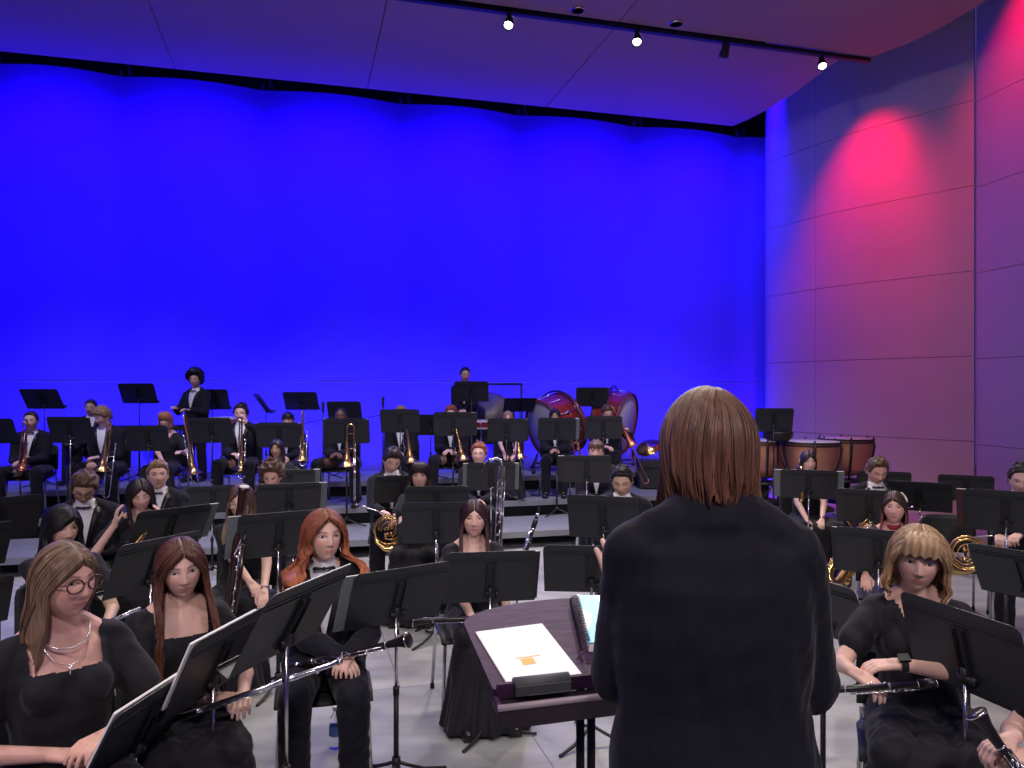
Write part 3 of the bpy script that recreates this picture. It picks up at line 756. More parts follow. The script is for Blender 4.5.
def flute(label, p, q, roll=0, L=.67):
    p, q = Vector(p), Vector(q); q = p+(q-p).normalized()*L
    g = G(); g.add(tube([(0, 0, 0), (0, 0, L)], .0095, 16)); g.add(tube([(0, 0, .44), (0, 0, .50)], .0112, 16)); g.add(tube([(0, 0, .10), (0, 0, .125)], .0108, 16)); g.add(tube([(0, 0, L-.018), (0, 0, L)], .0112, 16))
    o = build('flute', g, SILV); o.matrix_world = aim(p, q, roll); tag(o, label, 'flute')
    gk = G(); z = .02
    for i in range(15):
        z = .022+i*.0265; gk.add(tube([(.0095, 0, z), (.0140, 0, z)], .0085 if i % 4 else .007, 12))
    for a in (.8, -.8): gk.add(tube([(.012*math.cos(a), .012*math.sin(a), .02), (.012*math.cos(a), .012*math.sin(a), .42)], .0024, 6))
    build('keywork', gk, SILV, o)
    gl = G(); gl.add(tube([(.0085, 0, L-.10), (.0125, 0, L-.10)], [.013, .012], 14, flat=.75)); build('lip_plate', gl, SILV, o); return o
def bassoon(label, p, q, roll=0):
    """boot end p, bell end q"""
    o_ = Vector(p); q = Vector(q); L = 1.30; q = o_+(q-o_).normalized()*L
    g = G(); g.add(tube([(0, 0, 0), (0, 0, .44)], .044, 20, flat=.72)); g.add(lathe([(.028, .42), (.026, .9), (.028, 1.0), (.032, 1.02), (.028, 1.05), (.030, L-.03), (.037, L-.006), (.0, L-.006)], 18), M=np.array(Matrix.Translation((-.012, 0, 0))))
    g.add(tube([(.034, 0, .42), (.034, 0, .95)], [.016, .012], 12))
    o = build('bassoon', g, BWOOD); o.matrix_world = aim(o_, q, roll); tag(o, label, 'bassoon')
    gk = G(); keys(gk, .05, .42, .030, 22, 5, 0); 
    keys(gk, .46, .98, .022, 26, 6, 0); build('keywork', gk, SILV, o)
    gb = G(); gb.add(tube([(-.012, 0, L-.012), (-.012, 0, L+.004)], [.029, .028], 18)); build('bell_ring', gb, mat('ivory_ring', (.75, .72, .62), .4), o)
    gc = G(); gc.add(tube([(.024, 0, .94), (.030, .0, 1.0), (.045, -.05, 1.03), (.05, -.13, 1.0), (.05, -.19, .95), (.05, -.21, .93)], [.004, .004, .0035, .003, .0025, .0025], 8)); build('bocal', gc, SILV, o)
    return o
def bass_clarinet(label, p, q, roll=0):
    p, q = Vector(p), Vector(q); L = .78; q = p+(q-p).normalized()*L
    g = G(); g.add(tube([(0, 0, 0), (0, 0, L)], .024, 16)); o = build('bass_clarinet', g, EBON); o.matrix_world = aim(p, q, roll); tag(o, label, 'bass clarinet')
    gk = G(); keys(gk, .03, L-.10, .0235, 22, 8, 0)
    for z in np.linspace(.06, L-.12, 8): gk.add(tube([(.027, .006*math.sin(z*50), z), (.031, 0, z)], .011, 12))
    build('keywork', gk, SILV, o)
    gn = G(); gn.add(tube([(0, 0, L-.01), (0, 0, L+.02), (.0, -.01, L+.045), (0, -.04, L+.055), (0, -.08, L+.045), (0, -.10, L+.03)], [.012, .011, .010, .010, .010, .010], 12)); build('neck', gn, SILV, o)
    gm = G(); gm.add(tube([(0, -.095, L+.035), (0, -.15, L-.03)], [.013, .006], 12)); build('mouthpiece', gm, EBON, o)
    gb = G(); gb.add(tube([(0, 0, .01), (0, 0, -.05), (0, -.03, -.10), (0, -.07, -.115), (0, -.11, -.09), (0, -.13, -.02), (0, -.145, .05), (0, -.155, .09)], [.018, .018, .019, .020, .023, .030, .042, .062], 20, caps=False)); build('bell', gb, SILV, o)
    return o
def alto_sax(label, p, q, roll=0, k=1.):
    """bow p (lowest point), neck end q"""
    p, q = Vector(p), Vector(q); L = .60*k
    g = G(); g.add(tube([(0, 0, L), (0, 0, .03*k), (0, .015*k, -.015*k), (0, .05*k, -.035*k), (0, .085*k, -.012*k), (0, .10*k, .04*k), (0, .115*k, .20*k), (0, .135*k, .27*k), (0, .15*k, .29*k)], [.012*k, .030*k, .032*k, .034*k, .037*k, .040*k, .048*k, .060*k, .068*k], 22, caps=False))
    o = build('saxophone', g, BRASS); o.matrix_world = aim(p, q, roll); tag(o, label, 'saxophone')
    gk = G(); rs = random.Random(3)
    for i in range(16):
        z = .05*k+i*.032*k; a = -PI/2+rs.uniform(-.9, .9); r = np.interp(z, [0, L], [.031*k, .013*k])
        gk.add(tube([(math.cos(a)*r, math.sin(a)*r, z), (math.cos(a)*(r+.010), math.sin(a)*(r+.010), z)], .0125*k*(1.15-z/L*.5), 12))
        if i % 3 == 0: gk.add(ball((math.cos(a)*(r+.012), math.sin(a)*(r+.012), z), (.007, .007, .004), 8, 5))
    for a in (-2.2, -.9, -1.5): gk.add(tube([(math.cos(a)*.036*k, math.sin(a)*.036*k, .04*k), (math.cos(a)*.022*k, math.sin(a)*.022*k, L-.05)], .0028, 6))
    for z in (.08, .13, .18): gk.add(tube([(.0, .13*k, z*k), (0.0, .17*k, z*k)], .022*k, 14))
    build('keywork', gk, BRASS, o)
    gn = G(); gn.add(tube([(0, 0, L-.005), (0, 0, L+.03), (0, -.02, L+.055), (0, -.08, L+.07), (0, -.13, L+.055)], [.0125, .012, .0115, .010, .009], 12)); build('neck', gn, BRASS, o)
    gm = G(); gm.add(tube([(0, -.12, L+.058), (0, -.19, L+.02)], [.011, .006], 12)); build('mouthpiece', gm, EBON, o)
    return o
def ring(c, r, rt, n=24, ax='y', a0=0, a1=2*PI):
    a = np.linspace(a0, a1, n); P = []
    for x in a:
        u, v = r*math.cos(x), r*math.sin(x); P.append((c[0]+u, c[1], c[2]+v) if ax == 'y' else ((c[0]+u, c[1]+v, c[2]) if ax == 'z' else (c[0], c[1]+u, c[2]+v)))
    return tube(P, rt, 8)
def french_horn(label, c, yaw=0, tilt=0, roll=0, m=None):
    m = m or BRASS; g = G()
    g.add(ring((0, 0, 0), .135, .0085)); g.add(ring((.01, .012, -.005), .118, .0075)); g.add(ring((-.01, -.012, .01), .100, .0065, a1=5.4)); g.add(ring((0, .0, .0), .070, .006, a1=4.5))
    for k in range(3):
        x = -.035+k*.032; g.add(tube([(x, -.03, .02), (x, .03, .02)], .015, 14)); g.add(tube([(x, -.025, -.02), (x, -.03, -.06), (x+.02, -.03, -.06), (x+.02, -.025, -.02)], .005, 8))
    o = build('french_horn', g, m); o.matrix_world = Matrix.Translation(W(*c)) @ Matrix.Rotation(R(yaw), 4, 'Z') @ Matrix.Rotation(R(tilt), 4, 'X') @ Matrix.Rotation(R(roll), 4, 'Y'); tag(o, label, 'french horn')
    gb = G(); gb.add(tube([(.13, 0, -.03), (.12, .02, -.09), (.06, .03, -.155), (-.03, .03, -.18), (-.11, .02, -.165), (-.17, .0, -.15), (-.205, -.01, -.145)], [.012, .016, .024, .036, .058, .105, .152], 28, caps=False)); build('bell', gb, m, o)
    gt = G()
    for k in range(3): gt.add(tube([(-.035+k*.032, -.045, .05), (-.035+k*.032, -.055, .075)], .008, 8))
    build('valve_lever', gt, SILV, o)
    gl = G(); gl.add(tube([(-.02, 0, .13), (.08, -.01, .19), (.17, -.02, .235), (.24, -.025, .27)], [.006, .005, .0045, .006], 8)); gl.add(tube([(.24, -.025, .27), (.262, -.027, .281)], [.006, .012], 12)); build('leadpipe', gl, SILV, o)
    return o
def trombone(label, c, top, roll=0, slide=.62, m=None, open_=.0, sx=1, bellz=.0):
    """c = centre of the bell rim (pointing down), top = top of the tuning slide"""
    m = m or BRASS; p, q = Vector(c), Vector(top); L = (q-p).length
    g = G(); n = 8; w = .085*sx
    g.add(tube([(0, 0, 0), (0, 0, .012), (0, 0, .04), (0, 0, .085), (0, 0, .15), (0, 0, .25), (0, 0, L*.6), (0, 0, L-.045)]+[(w/2-w/2*math.cos(a), 0, L-.045+abs(w)/2*math.sin(a)) for a in np.linspace(0, PI, n)[1:]]+[(w, 0, L-.20), (w, 0, L-.42)], [.100, .085, .060, .042, .030, .021, .013, .009]+[.0085]*(n-1)+[.0085, .0085], 22, caps=False))
    o = build('trombone', g, m); o.matrix_world = aim(p, q, roll); tag(o, label, 'trombone')
    gr = G(); gr.add(ring((0, 0, 0), .100, .003, 30, 'z')); build('bell_rim', gr, m, o)
    gs_ = G(); x2 = w; 
    y2 = -.06
    for y in (0, -.075): gs_.add(tube([(x2, y, L-.40), (x2, y, L-.40-slide)], .0068, 10))
    gs_.add(tube([(x2, -.0375-.0375*math.cos(a), L-.40-slide-.035*math.sin(a)) for a in np.linspace(PI, 0, 8)], .0072, 10))
    gs_.add(tube([(x2, -.075, L-.42), (x2, -.075, L-.30)], [.0068, .006], 10))
    for z in (.41, .41+slide*.5): gs_.add(tube([(x2, 0, L-z), (x2, -.075, L-z)], .005, 8))
    for z in (.12, .30): gz = G(); gz.add(tube([(0, 0, L-z), (x2, 0, L-z)], .004, 8)); build('brace', gz, m, o)
    build('slide', gs_, CHR if m is BRASS else m, o)
    gm = G(); gm.add(tube([(x2, -.075, L-.30), (x2, -.075, L-.27), (x2, -.075, L-.25)], [.006, .008, .013], 12)); build('mouthpiece', gm, SILV, o)
    return o
LV = dict(cyc_top=1300, cyc_up=150, cyc_low=700, spill=420, track=480, down=230, front=560, red=560, world=.20, side=470, rear=850)
# ================================================================ the hall
WALLM = mat('painted_shell_panel', (.50, .44, .39), .6, bump=.04, bscale=30, var=.04, vscale=1.2)
BACKM = mat('cyclorama_blue_wash_tint', (.15, .12, .32), .85, var=.02, vscale=1.)  # part of the blue wash light is put into the base colour
DARK = mat('dark_void', (.012, .012, .014), .9)
CEIL = mat('ceiling_panel_warm_tint', (.38, .23, .17), .7, bump=.03, bscale=20, var=.03, vscale=1.)  # warm bounce light on the panels is put into the base colour
def floormat():
    m = bpy.data.materials.new('stage_floor'); m.use_nodes = True; nt = m.node_tree; N, L = nt.nodes, nt.links; b = N['Principled BSDF']
    tc = N.new('ShaderNodeTexCoord'); mp = N.new('ShaderNodeMapping'); mp.inputs['Rotation'].default_value = (0, 0, -ST); L.new(tc.outputs['Object'], mp.inputs['Vector'])
    br = N.new('ShaderNodeTexBrick'); br.inputs['Scale'].default_value = 1.; br.inputs['Brick Width'].default_value = 1.22; br.inputs['Row Height'].default_value = 2.44
    br.inputs['Mortar Size'].default_value = .003; br.inputs['Color1'].default_value = (.30, .31, .31, 1); br.inputs['Color2'].default_value = (.36, .36, .35, 1); br.inputs['Mortar'].default_value = (.07, .07, .07, 1)
    L.new(mp.outputs['Vector'], br.inputs['Vector'])
    nz = N.new('ShaderNodeTexNoise'); nz.inputs['Scale'].default_value = 2.2; nz.inputs['Detail'].default_value = 7; mp2 = N.new('ShaderNodeMapping'); mp2.inputs['Scale'].default_value = (1, 3, 1); L.new(tc.outputs['Object'], mp2.inputs['Vector']); L.new(mp2.outputs['Vector'], nz.inputs['Vector'])
    mr = N.new('ShaderNodeMapRange'); mr.inputs['From Min'].default_value = .3; mr.inputs['From Max'].default_value = .7; mr.inputs['To Min'].default_value = .78; mr.inputs['To Max'].default_value = 1.15; L.new(nz.outputs['Fac'], mr.inputs['Value'])
    mx = N.new('ShaderNodeMix'); mx.data_type = 'RGBA'; mx.blend_type = 'MULTIPLY'; mx.inputs['Factor'].default_value = 1; L.new(br.outputs['Color'], mx.inputs['A']); L.new(mr.outputs['Result'], mx.inputs['B']); L.new(mx.outputs['Result'], b.inputs['Base Color'])
    b.inputs['Roughness'].default_value = .42; return m
FLOORM = floormat()
g = G(); g.add(box((0, 6, -.05), (30, 26, .1)), smooth=False); tag(build('floor', g, FLOORM), kind='structure')
# backdrop of bowed shell towers
def bk(px, dd=0): k = (px-512)/F; Z = (13.5+dd)/(1-.2755*k); return np.array([k*Z, Z])
JX = [-480, -300, -150, -10, 122, 263, 401, 518, 634, 737, 830, 925]
g = G(); pts = []
for a, b_ in zip(JX[:-1], JX[1:]):
    A, B = bk(a), bk(b_)
    for i in range(10):
        t = i/10; P = A*(1-t)+B*t; bul = .17*math.sin(PI*t)
        pts.append(P+np.array([UY, -UX])*bul)
pts.append(bk(JX[-1])); n = len(pts); HT = 6.70
V = [(p[0], p[1], z) for z in (0, 1.2, 2.4, 3.6, 4.8, HT) for p in pts]; V += [(p[0]-UY*.08, p[1]+UX*.08, z) for z in (HT, 0) for p in pts]
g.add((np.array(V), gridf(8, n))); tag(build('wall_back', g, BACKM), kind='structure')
g = G()
for z in (2.0,):
    P = [(p[0]+UY*.004, p[1]-UX*.004, z) for p in pts]; g.add(tube(P, .004, 5))
tag(build('trim_1', g, mat('seam_line', (.35, .35, .36), .9)), kind='structure')
# brackets over the joints
for k, px in enumerate(JX[2:-1]):
    A = bk(px, .05); g = G()
    g.add(box((0, 0, .06), (.05, .05, .16)), smooth=False); g.add(tube([(.12, .0, -.05), (.10, 0, .32), (.0, .25, .55)], .018, 6)); g.add(tube([(.18, .0, -.05), (.10, 0, .32)], .014, 6))
    o = build('tower_bracket', g, BLK2, loc=(A[0], A[1], HT-.02)); tag(o, kind='structure')
# dark fly space over and behind the backdrop
g = G(); a, b_ = stg(-14, 13.9), stg(13, 13.9)
g.add((np.array([(a.x, a.y, 4), (b_.x, b_.y, 4), (b_.x, b_.y, 10.5), (a.x, a.y, 10.5)]), [(0, 1, 2, 3)]), smooth=False)
c, d_ = stg(-14, -2), stg(13, -2)
g.add((np.array([(a.x, a.y, 10.5), (b_.x, b_.y, 10.5), (d_.x, d_.y, 10.5), (c.x, c.y, 10.5)]), [(0, 1, 2, 3)]), smooth=False)
tag(build('trim_2', g, DARK), kind='structure')
# right wall: curved plywood panels in 1.22 m courses
WP = [(4.68, 14.20), (4.74, 13.92), (5.14, 13.02), (5.50, 12.40), (5.90, 11.86), (6.28, 11.38), (6.60, 10.98)]
WP2 = [(6.62, 10.96), (6.74, 10.15), (6.92, 9.2), (7.2, 8.1), (7.6, 6.8), (8.1, 5.2), (8.7, 3.2), (9.2, 1.0)]
def smoothpath(P, k=6):
    P = np.array(P, float); out = []
    for i in range(len(P)-1):
        p0 = P[max(i-1, 0)]; p1 = P[i]; p2 = P[i+1]; p3 = P[min(i+2, len(P)-1)]
        for t in np.arange(k)/k: out.append(.5*((2*p1)+(-p0+p2)*t+(2*p0-5*p1+4*p2-p3)*t*t+(-p0+3*p1-3*p2+p3)*t**3))
    out.append(P[-1]); return np.array(out)
g = G()
def course(P, zs, cuts):
    for z0, z1 in zip(zs[:-1], zs[1:]):
        for a, b_ in zip(cuts[:-1], cuts[1:]):
            Q = P[a:b_+1].copy(); Q[0] += (Q[1]-Q[0])*.012; Q[-1] += (Q[-2]-Q[-1])*.012; n = len(Q)
            z0_, z1_ = z0+.004, z1-.004
            V = [(p[0], p[1], z) for z in (z0_, z1_) for p in Q]; f = gridf(2, n)
            D = [(p[0]+.03, p[1]+.01, z) for z in (z0_, z1_) for p in Q]
            g.add((np.array(V+D), f+[(i, i+2*n, i+1+2*n, i+1) for i in range(n-1)]+[(n+i+1, n+i+1+2*n, n+i+2*n, n+i) for i in range(n-1)]), smooth=False)
S1_, S2_ = smoothpath(WP), smoothpath(WP2)
course(S1_, [0, 1.14, 2.36, 3.58, 4.80, 6.02, 7.24, 8.46, 9.7], [0, 12, 36]); course(S2_, [0, 1.10, 2.32, 3.54, 4.76, 5.98, 7.20, 8.42, 9.7], [0, 12, 24, 36, 42])
tag(build('wall_right', g, WALLM), kind='structure')
g = G()
for P in (S1_, S2_):
    n = len(P); V = [(p[0]+.02, p[1]+.02, z) for z in (0, 9.7) for p in P]; g.add((np.array(V), gridf(2, n)))
tag(build('trim_3', g, DARK), kind='structure')
# left wall, out of frame
g = G(); a, b_ = stg(-9.8, 14), stg(-11.5, -3); g.add((np.array([(a.x, a.y, 0), (b_.x, b_.y, 0), (b_.x, b_.y, 9.7), (a.x, a.y, 9.7)]), [(0, 1, 2, 3)]), smooth=False); tag(build('wall_left', g, WALLM), kind='structure')
# ceiling clouds
def cloud(name, poly, z, th=.07):
    P = [tuple(stg(s_, t_).xy) for s_, t_ in poly]; g = G(); g.add(prism_xy(P, z, z+th), smooth=False); return tag(build(name, g, CEIL), kind='structure')
CZ = 6.53
edge = [(7.36, 12.05), (7.44, 11.7), (7.48, 11.2), (7.46, 10.5), (7.40, 9.9), (7.31, 9.22)]
cuts = [-12, -8.6, -5.2, -1.75, 1.0, 3.9]
g = G()
for i, s0 in enumerate(cuts):
    s1 = cuts[i+1] if i+1 < len(cuts) else None
    poly = [(s0+.006, 9.22), (s0+.006, 12.05), (s1-.006, 12.05), (s1-.006, 9.22)] if s1 else [(s0+.006, 9.22), (s0+.006, 12.05)]+edge
    g.add(prism_xy([tuple(stg(*q).xy) for q in poly], CZ, CZ+.07), smooth=False)
tag(build('ceiling', g, CEIL), kind='structure')
g = G(); e2 = [(7.73, 9.05), (7.90, 8.6), (7.97, 8.0), (7.92, 7.2), (7.8, 6.2), (7.6, 4.5), (7.4, 2.2)]
for i, s0 in enumerate(cuts):
    s1 = cuts[i+1] if i+1 < len(cuts) else None
    poly = [(s0+.006, 2.2), (s0+.006, 9.05), (s1-.006, 9.05), (s1-.006, 2.2)] if s1 else [(s0+.006, 2.2), (s0+.006, 9.05)]+e2
    g.add(prism_xy([tuple(stg(*q).xy) for q in poly], CZ+.02, CZ+.09), smooth=False)
tag(build('ceiling_front', g, CEIL), kind='structure')
# risers
RISM = mat('riser_carpet', (.16, .17, .20), .8, bump=.3, bscale=300, var=.08, vscale=4)
g0 = (8.75, 9.85, 10.95, 12.25); hs = (.20, .40, .60)
for i in range(3):
    for k in range(9):
        s0 = -9.2+k*1.83; s1 = s0+1.82
        if s1 > 7.0: continue
        t0, t1, h = g0[i], g0[i+1], hs[i]
        r = empty('riser_platform', stg((s0+s1)/2, (t0+t1)/2), ST)
        w, dp = s1-s0, t1-t0-.01
        g = G(); g.add(box((0, 0, h-.03), (w, dp, .055)), smooth=False); build('deck', g, RISM, r)
        g = G(); g.add(box((0, -dp/2-.004, h-.035), (w, .008, .07)), smooth=False); build('edge_trim', g, mat('riser_edge_aluminium', (.35, .36, .38), .4, .7), r)
        for sx in (-1, 1):
            for sy in (-1, 1):
                g = G(); g.add(tube([(sx*(w/2-.12), sy*(dp/2-.14), 0), (sx*(w/2-.12), sy*(dp/2-.14), h-.05)], .018, 10)); build('leg', g, CHR, r)
        if i > 0:
            g = G(); g.add(box((0, -dp/2+.05, (h-.06)/2), (w, .008, h-.07)), smooth=False); build('skirt', g, DARK, r)
        tag(r, ('low', 'middle', 'top')[i]+' row grey riser platform standing across the stage', 'riser', ('low', 'middle', 'top')[i]+' tier of stage risers')
# track and spotlights
g = G(); a, b_ = stg(-9, 9.135, CZ), stg(7.75, 9.135, CZ); g.add(box((0, 0, 0), (16.75, .075, .05)), smooth=False)
o = build('light_track', g, BLK2, loc=(a+b_)/2, rz=ST); tag(o, 'long black light track in the gap between the ceiling panels', 'light track')
LAMPE = mat('lamp_glow', (1, 1, 1), emit=(1, .97, .9), es=14)
def trk(px): k = (px-512)/F; Z = 9.135/UX/(1-.2755*k); return Vector((k*Z, Z, 0))
def spot_fixture(px, lab, on=True, aimv=(-.15, -.75, -1)):
    p = trk(px); e = empty('track_spotlight', (p.x, p.y, CZ-.03)); tag(e, lab, 'spotlight', 'spotlights on the ceiling track')
    g = G(); g.add(tube([(0, 0, 0), (0, 0, -.07)], .012, 8)); g.add(box((0, 0, -.005), (.05, .12, .03)), smooth=False); build('stem', g, BLK2, e)
    A = aim((0, 0, -.10), Vector((0, 0, -.10))+Vector(aimv)); g = G(); g.add(lathe([(.03, -.09), (.045, -.08), (.05, -.02), (.062, .02), (.066, .08), (.058, .08), (.054, .05)], 20, close=False), M=np.array(A)); build('housing', g, BLK2, e)
    g = G(); g.add(lathe([(.0, .045), (.052, .052)], 20), M=np.array(A)); build('lens', g, LAMPE if on else mat('dark_lens', (.02, .02, .05), .1), e)
    return p, A
spot_fixture(509, 'lit black spotlight on the track, first of the four from the left')
spot_fixture(637, 'lit black spotlight near the middle of the ceiling track')
spot_fixture(725, 'unlit bluish black spotlight on the track, third from the left', False, (-.2, .3, -1))
spot_fixture(822, 'lit black spotlight hanging at the right end of the ceiling track')
for px, lab in ((440, 'small recessed downlight in the ceiling panel, leftmost of three'), (571, 'small recessed downlight in the ceiling panel between two track spotlights'), (667, 'small recessed downlight in the ceiling panel, rightmost of three')):
    p = trk(px); g = G(); g.add(lathe([(.085, -.012), (.085, .02), (.07, .02), (.07, -.012)], 24)); q = stg(p.x*UX+p.y*UY, 8.88, CZ+.012); e = build('recessed_downlight', g, CHR, loc=q); tag(e, lab, 'downlight')
    g = G(); g.add(lathe([(0, .0), (.07, .0)], 24)); build('lens', g, mat('downlight_glow', (1, 1, 1), emit=(.9, .9, 1), es=3.), e)
# ---------------------------------------------------------------- camera, lights
cam = bpy.data.cameras.new('camera'); co = bpy.data.objects.new('camera', cam); C.objects.link(co)
co.location = (0, 0, CAMH); co.rotation_euler = (PI/2, 0, 0); cam.sensor_width = 36; cam.lens = 36*F/1024; cam.shift_y = (HOR-384)/1024; cam.clip_start = .05
bpy.context.scene.camera = co
def spot(p, q, e, col, ang, blend=.6, size=.08):
    l = bpy.data.lights.new('spot', 'SPOT'); l.energy = e; l.color = col; l.spot_size = R(ang); l.spot_blend = blend; l.shadow_soft_size = size
    o = bpy.data.objects.new('stage_and_fill_spot', l); C.objects.link(o); o.location = p; o.rotation_euler = (Vector(q)-Vector(p)).to_track_quat('-Z', 'Y').to_euler(); return o
def area(p, q, e, col, sx, sy, spread=180):
    l = bpy.data.lights.new('area', 'AREA'); l.energy = e; l.color = col; l.shape = 'RECTANGLE'; l.size = sx; l.size_y = sy; l.spread = R(spread)
    o = bpy.data.objects.new('wash_lamp', l); C.objects.link(o); z = -(Vector(q)-Vector(p)).normalized(); x = Vector((UX, UY, 0)); y = z.cross(x).normalized(); x = y.cross(z)
    o.matrix_world = Matrix.Translation(p) @ Matrix((x, y, z)).transposed().to_4x4(); return o
BLUE = (.010, .0, 1.)
mid = lambda z, t_=12.15, s_=-.5: stg(s_, t_, z)
area(stg(-.65, 12.0, 7.25), stg(-.65, 13.0, 3.2), LV['cyc_top'], BLUE, 18.4, .25, 70)
area(stg(-.65, 12.2, 7.0), stg(-.65, 13.0, 5.6), LV['cyc_up'], BLUE, 18.4, .25, 120)
area(stg(-.65, 12.30, .10), stg(-.65, 13.0, 3.2), LV['cyc_low'], BLUE, 18.4, .2, 80)
# blue spill from the cyc fixtures onto the stage
for s_ in (-6, 0, 6): spot(stg(s_, 12.15, 7.6), stg(s_*.45-1, 5, 0), LV['spill'], (.10, .06, 1), 70, .8, .2)
# warm stage wash from the ceiling track and from the front rows
for px in (250, 509, 637, 822):
    p = trk(px); spot((p.x, p.y-.15, CZ-.22), (p.x*.6+.1, 5.6, .6), LV['track'], (1, .88, .80), 95, .9, .12)
for x, y in ((-3.2, 3.2), (-.2, 2.6), (2.6, 3.2), (-3.0, 6.2), (0.4, 6.2), (3.4, 6.2)):
    spot((x, y, CZ-.02), (x*.9, y+.4, 0), LV['down'], (1, .93, .90), 92, 1, .25)
for x in (-3.4, .4, 4.2): spot((x, -1.8, 5.6), (x*.6, 4.0, .6), LV['front'], (1, .86, .84), 66, 1, .3)
for x in (-5, -1.5, 2): spot((x, 7.6+.27*x, CZ-.05), (x*1.02, 10.2+.27*x, .8), LV['rear'], (.85, .78, 1), 75, 1, .2)  # lavender spots added over the risers to brighten the rear row
# red specials on the side wall
spot((4.95, 11.20, 7.30), (5.62, 12.30, 4.55), LV['red'], (1, .0, .05), 52, 1, .05)
spot((4.80, 11.0, 7.4), (5.75, 12.2, 3.9), LV['red']*.55, (1, .0, .06), 60, 1, .05)  # extra lamp added to stretch the red pool downwards
spot((6.0, 9.45, 8.1), (6.80, 10.0, 5.9), LV['red']*.9, (1, .0, .06), 62, 1, .05)
spot((-2.5, 1.0, 6.3), (6.3, 11.2, 2.2), LV['side'], (1, .74, .62), 60, 1, .3)  # warm fill added for the lower side wall, not a red special
w = bpy.data.worlds.new('hall'); bpy.context.scene.world = w; w.use_nodes = True
w.node_tree.nodes['Background'].inputs[0].default_value = (.17, .12, .72, 1); w.node_tree.nodes['Background'].inputs[1].default_value = LV['world']
vs = bpy.context.scene.view_settings; vs.view_transform = 'Standard'; vs.look = 'None'; vs.exposure = .2; vs.gamma = 1; vs.use_curve_mapping = False
# ================================================================ musicians
HC = dict(ltbrown=(.17, .105, .065), brown=(.085, .045, .028), dark=(.022, .013, .012), black=(.009, .008, .010), red=(.22, .065, .030), auburn=(.095, .035, .024), blond=(.38, .25, .14), sand=(.24, .15, .08))
SK = dict(fair=(.66, .42, .34), mid=(.56, .35, .26), tan=(.40, .23, .15), dark=(.14, .075, .05), pink=(.66, .38, .31))
def lo(col, L, **k): return dict(style='long', col=HC.get(col, col), len=L, **k)
def shh(col, **k): return dict(style='short', col=HC.get(col, col), **k)
def cur(col, **k): return dict(style='curly', col=HC.get(col, col), **k)
TORT = mat('tortoiseshell', (.05, .018, .012), .3)
WIRE = mat('clear_frame', (.45, .44, .46), .25, .6)
PP = {}
def P(key, *a, **k): PP[key] = person(*a, **k); PP[key]['bio'] = BIO[-1]; return PP[key]
# conductor
P('cond', 'person in a long black jacket seen from behind, standing at the wooden conductor desk', 708, 386, 1.58, yaw=178, hy=176, fem=False, stand=True, base=.20, size=1.03, skin=SK['fair'], pitch=6,
  hair=lo((.125, .060, .036), .085, vol=.014, seed=4, open=128, part=-.012, front=.1, locks=620, streak=.25, wave=.006, tip=(.16, .07, .04), taper=.38, sidelen=.55), outfit='blacksuit', bow=False,
  nk=.028, shw=.026, hl=(625, 604, 1.86), hr=(780, 640, 1.84), pole_l=(.16, .3, -.95), pole_r=(-.16, .3, -.95), curl=.3, palm_l=(.2, -1, .1), dir_l=(.22, -.25, 1), cat='person', vx=.003)
g = G(); g.add(box((0, 0, .10), (1.2, 1.0, .20)), smooth=False); b = PP['cond']['bio']
o = build('conductor_podium', g, RISM, loc=(b['x'], b['y'], 0)); o.scale = (1, 1, b['z']/.2); tag(o, 'low grey box podium that the conductor stands on', 'podium')
# front arc
P('p1', 'person with long light brown hair, tortoiseshell glasses and black square-neck dress', 64, 540, 2.6, yaw=42, hy=66, pitch=2, fem=True, skin=SK['pink'], hair=lo('ltbrown', .30, seed=11, vol=.012, part=.004, tip=(.24, .15, .10), open=112, front=-.6, backpos=1, locks=300, streak=.3),
  outfit='dress', hr=(50, 755, 2.45), hl=(106, 735, 2.5), pole_r=(-.75, .35, -.6), pole_l=(.8, .2, -.6), gl=TORT, dir_r=(.65, -.55, -.05), eyecol=(.06, .08, .10), wide=1.03)
P('p2', 'person with very long straight auburn hair, black dress, flute on the lap', 181, 537, 3.15, yaw=32, hy=30, pitch=6, roll=-4, fem=True, skin=SK['fair'], hair=lo('auburn', .44, seed=12, vol=.020, flare=.03, part=.006, tip=(.15, .055, .035), open=121, locks=260, wave=.006),
  outfit='dress', hl=(243, 694, 3.0), hr=(212, 697, 3.02), pole_r=(-.8, .35, -.6), eyecol=(.05, .07, .09))
P('p3', 'person with wavy red shoulder-length hair in a black suit with white shirt and bow tie', 324, 510, 3.75, yaw=14, hy=32, pitch=-4, fem=True, bust=False, skin=SK['fair'], hair=lo('red', .20, seed=13, vol=.028, wave=.020, wf=52, tip=(.42, .13, .05), open=118, flare=.085, curl=.01, locks=340, front=.8),
  outfit='suit', hl=(352, 652, 3.48), hr=(338, 656, 3.46), dir_l=(-.5, -.8, -.25), dir_r=(.55, -.8, -.25), lips=(.62, .22, .20))
P('p4', 'person with long straight dark purple-brown hair in a black dress, behind the desk at centre', 474, 498, 4.65, yaw=14, hy=4, pitch=-2, fem=True, skin=SK['fair'], hair=lo((.038, .014, .020), .34, seed=14, vol=.010, open=119, locks=240, wave=.003),
  outfit='dress', hr=(478, 632, 4.26), hl=(508, 628, 4.28), pole_r=(-.95, .2, -.4), pole_l=(.9, .2, -.4), lips=(.55, .16, .17))
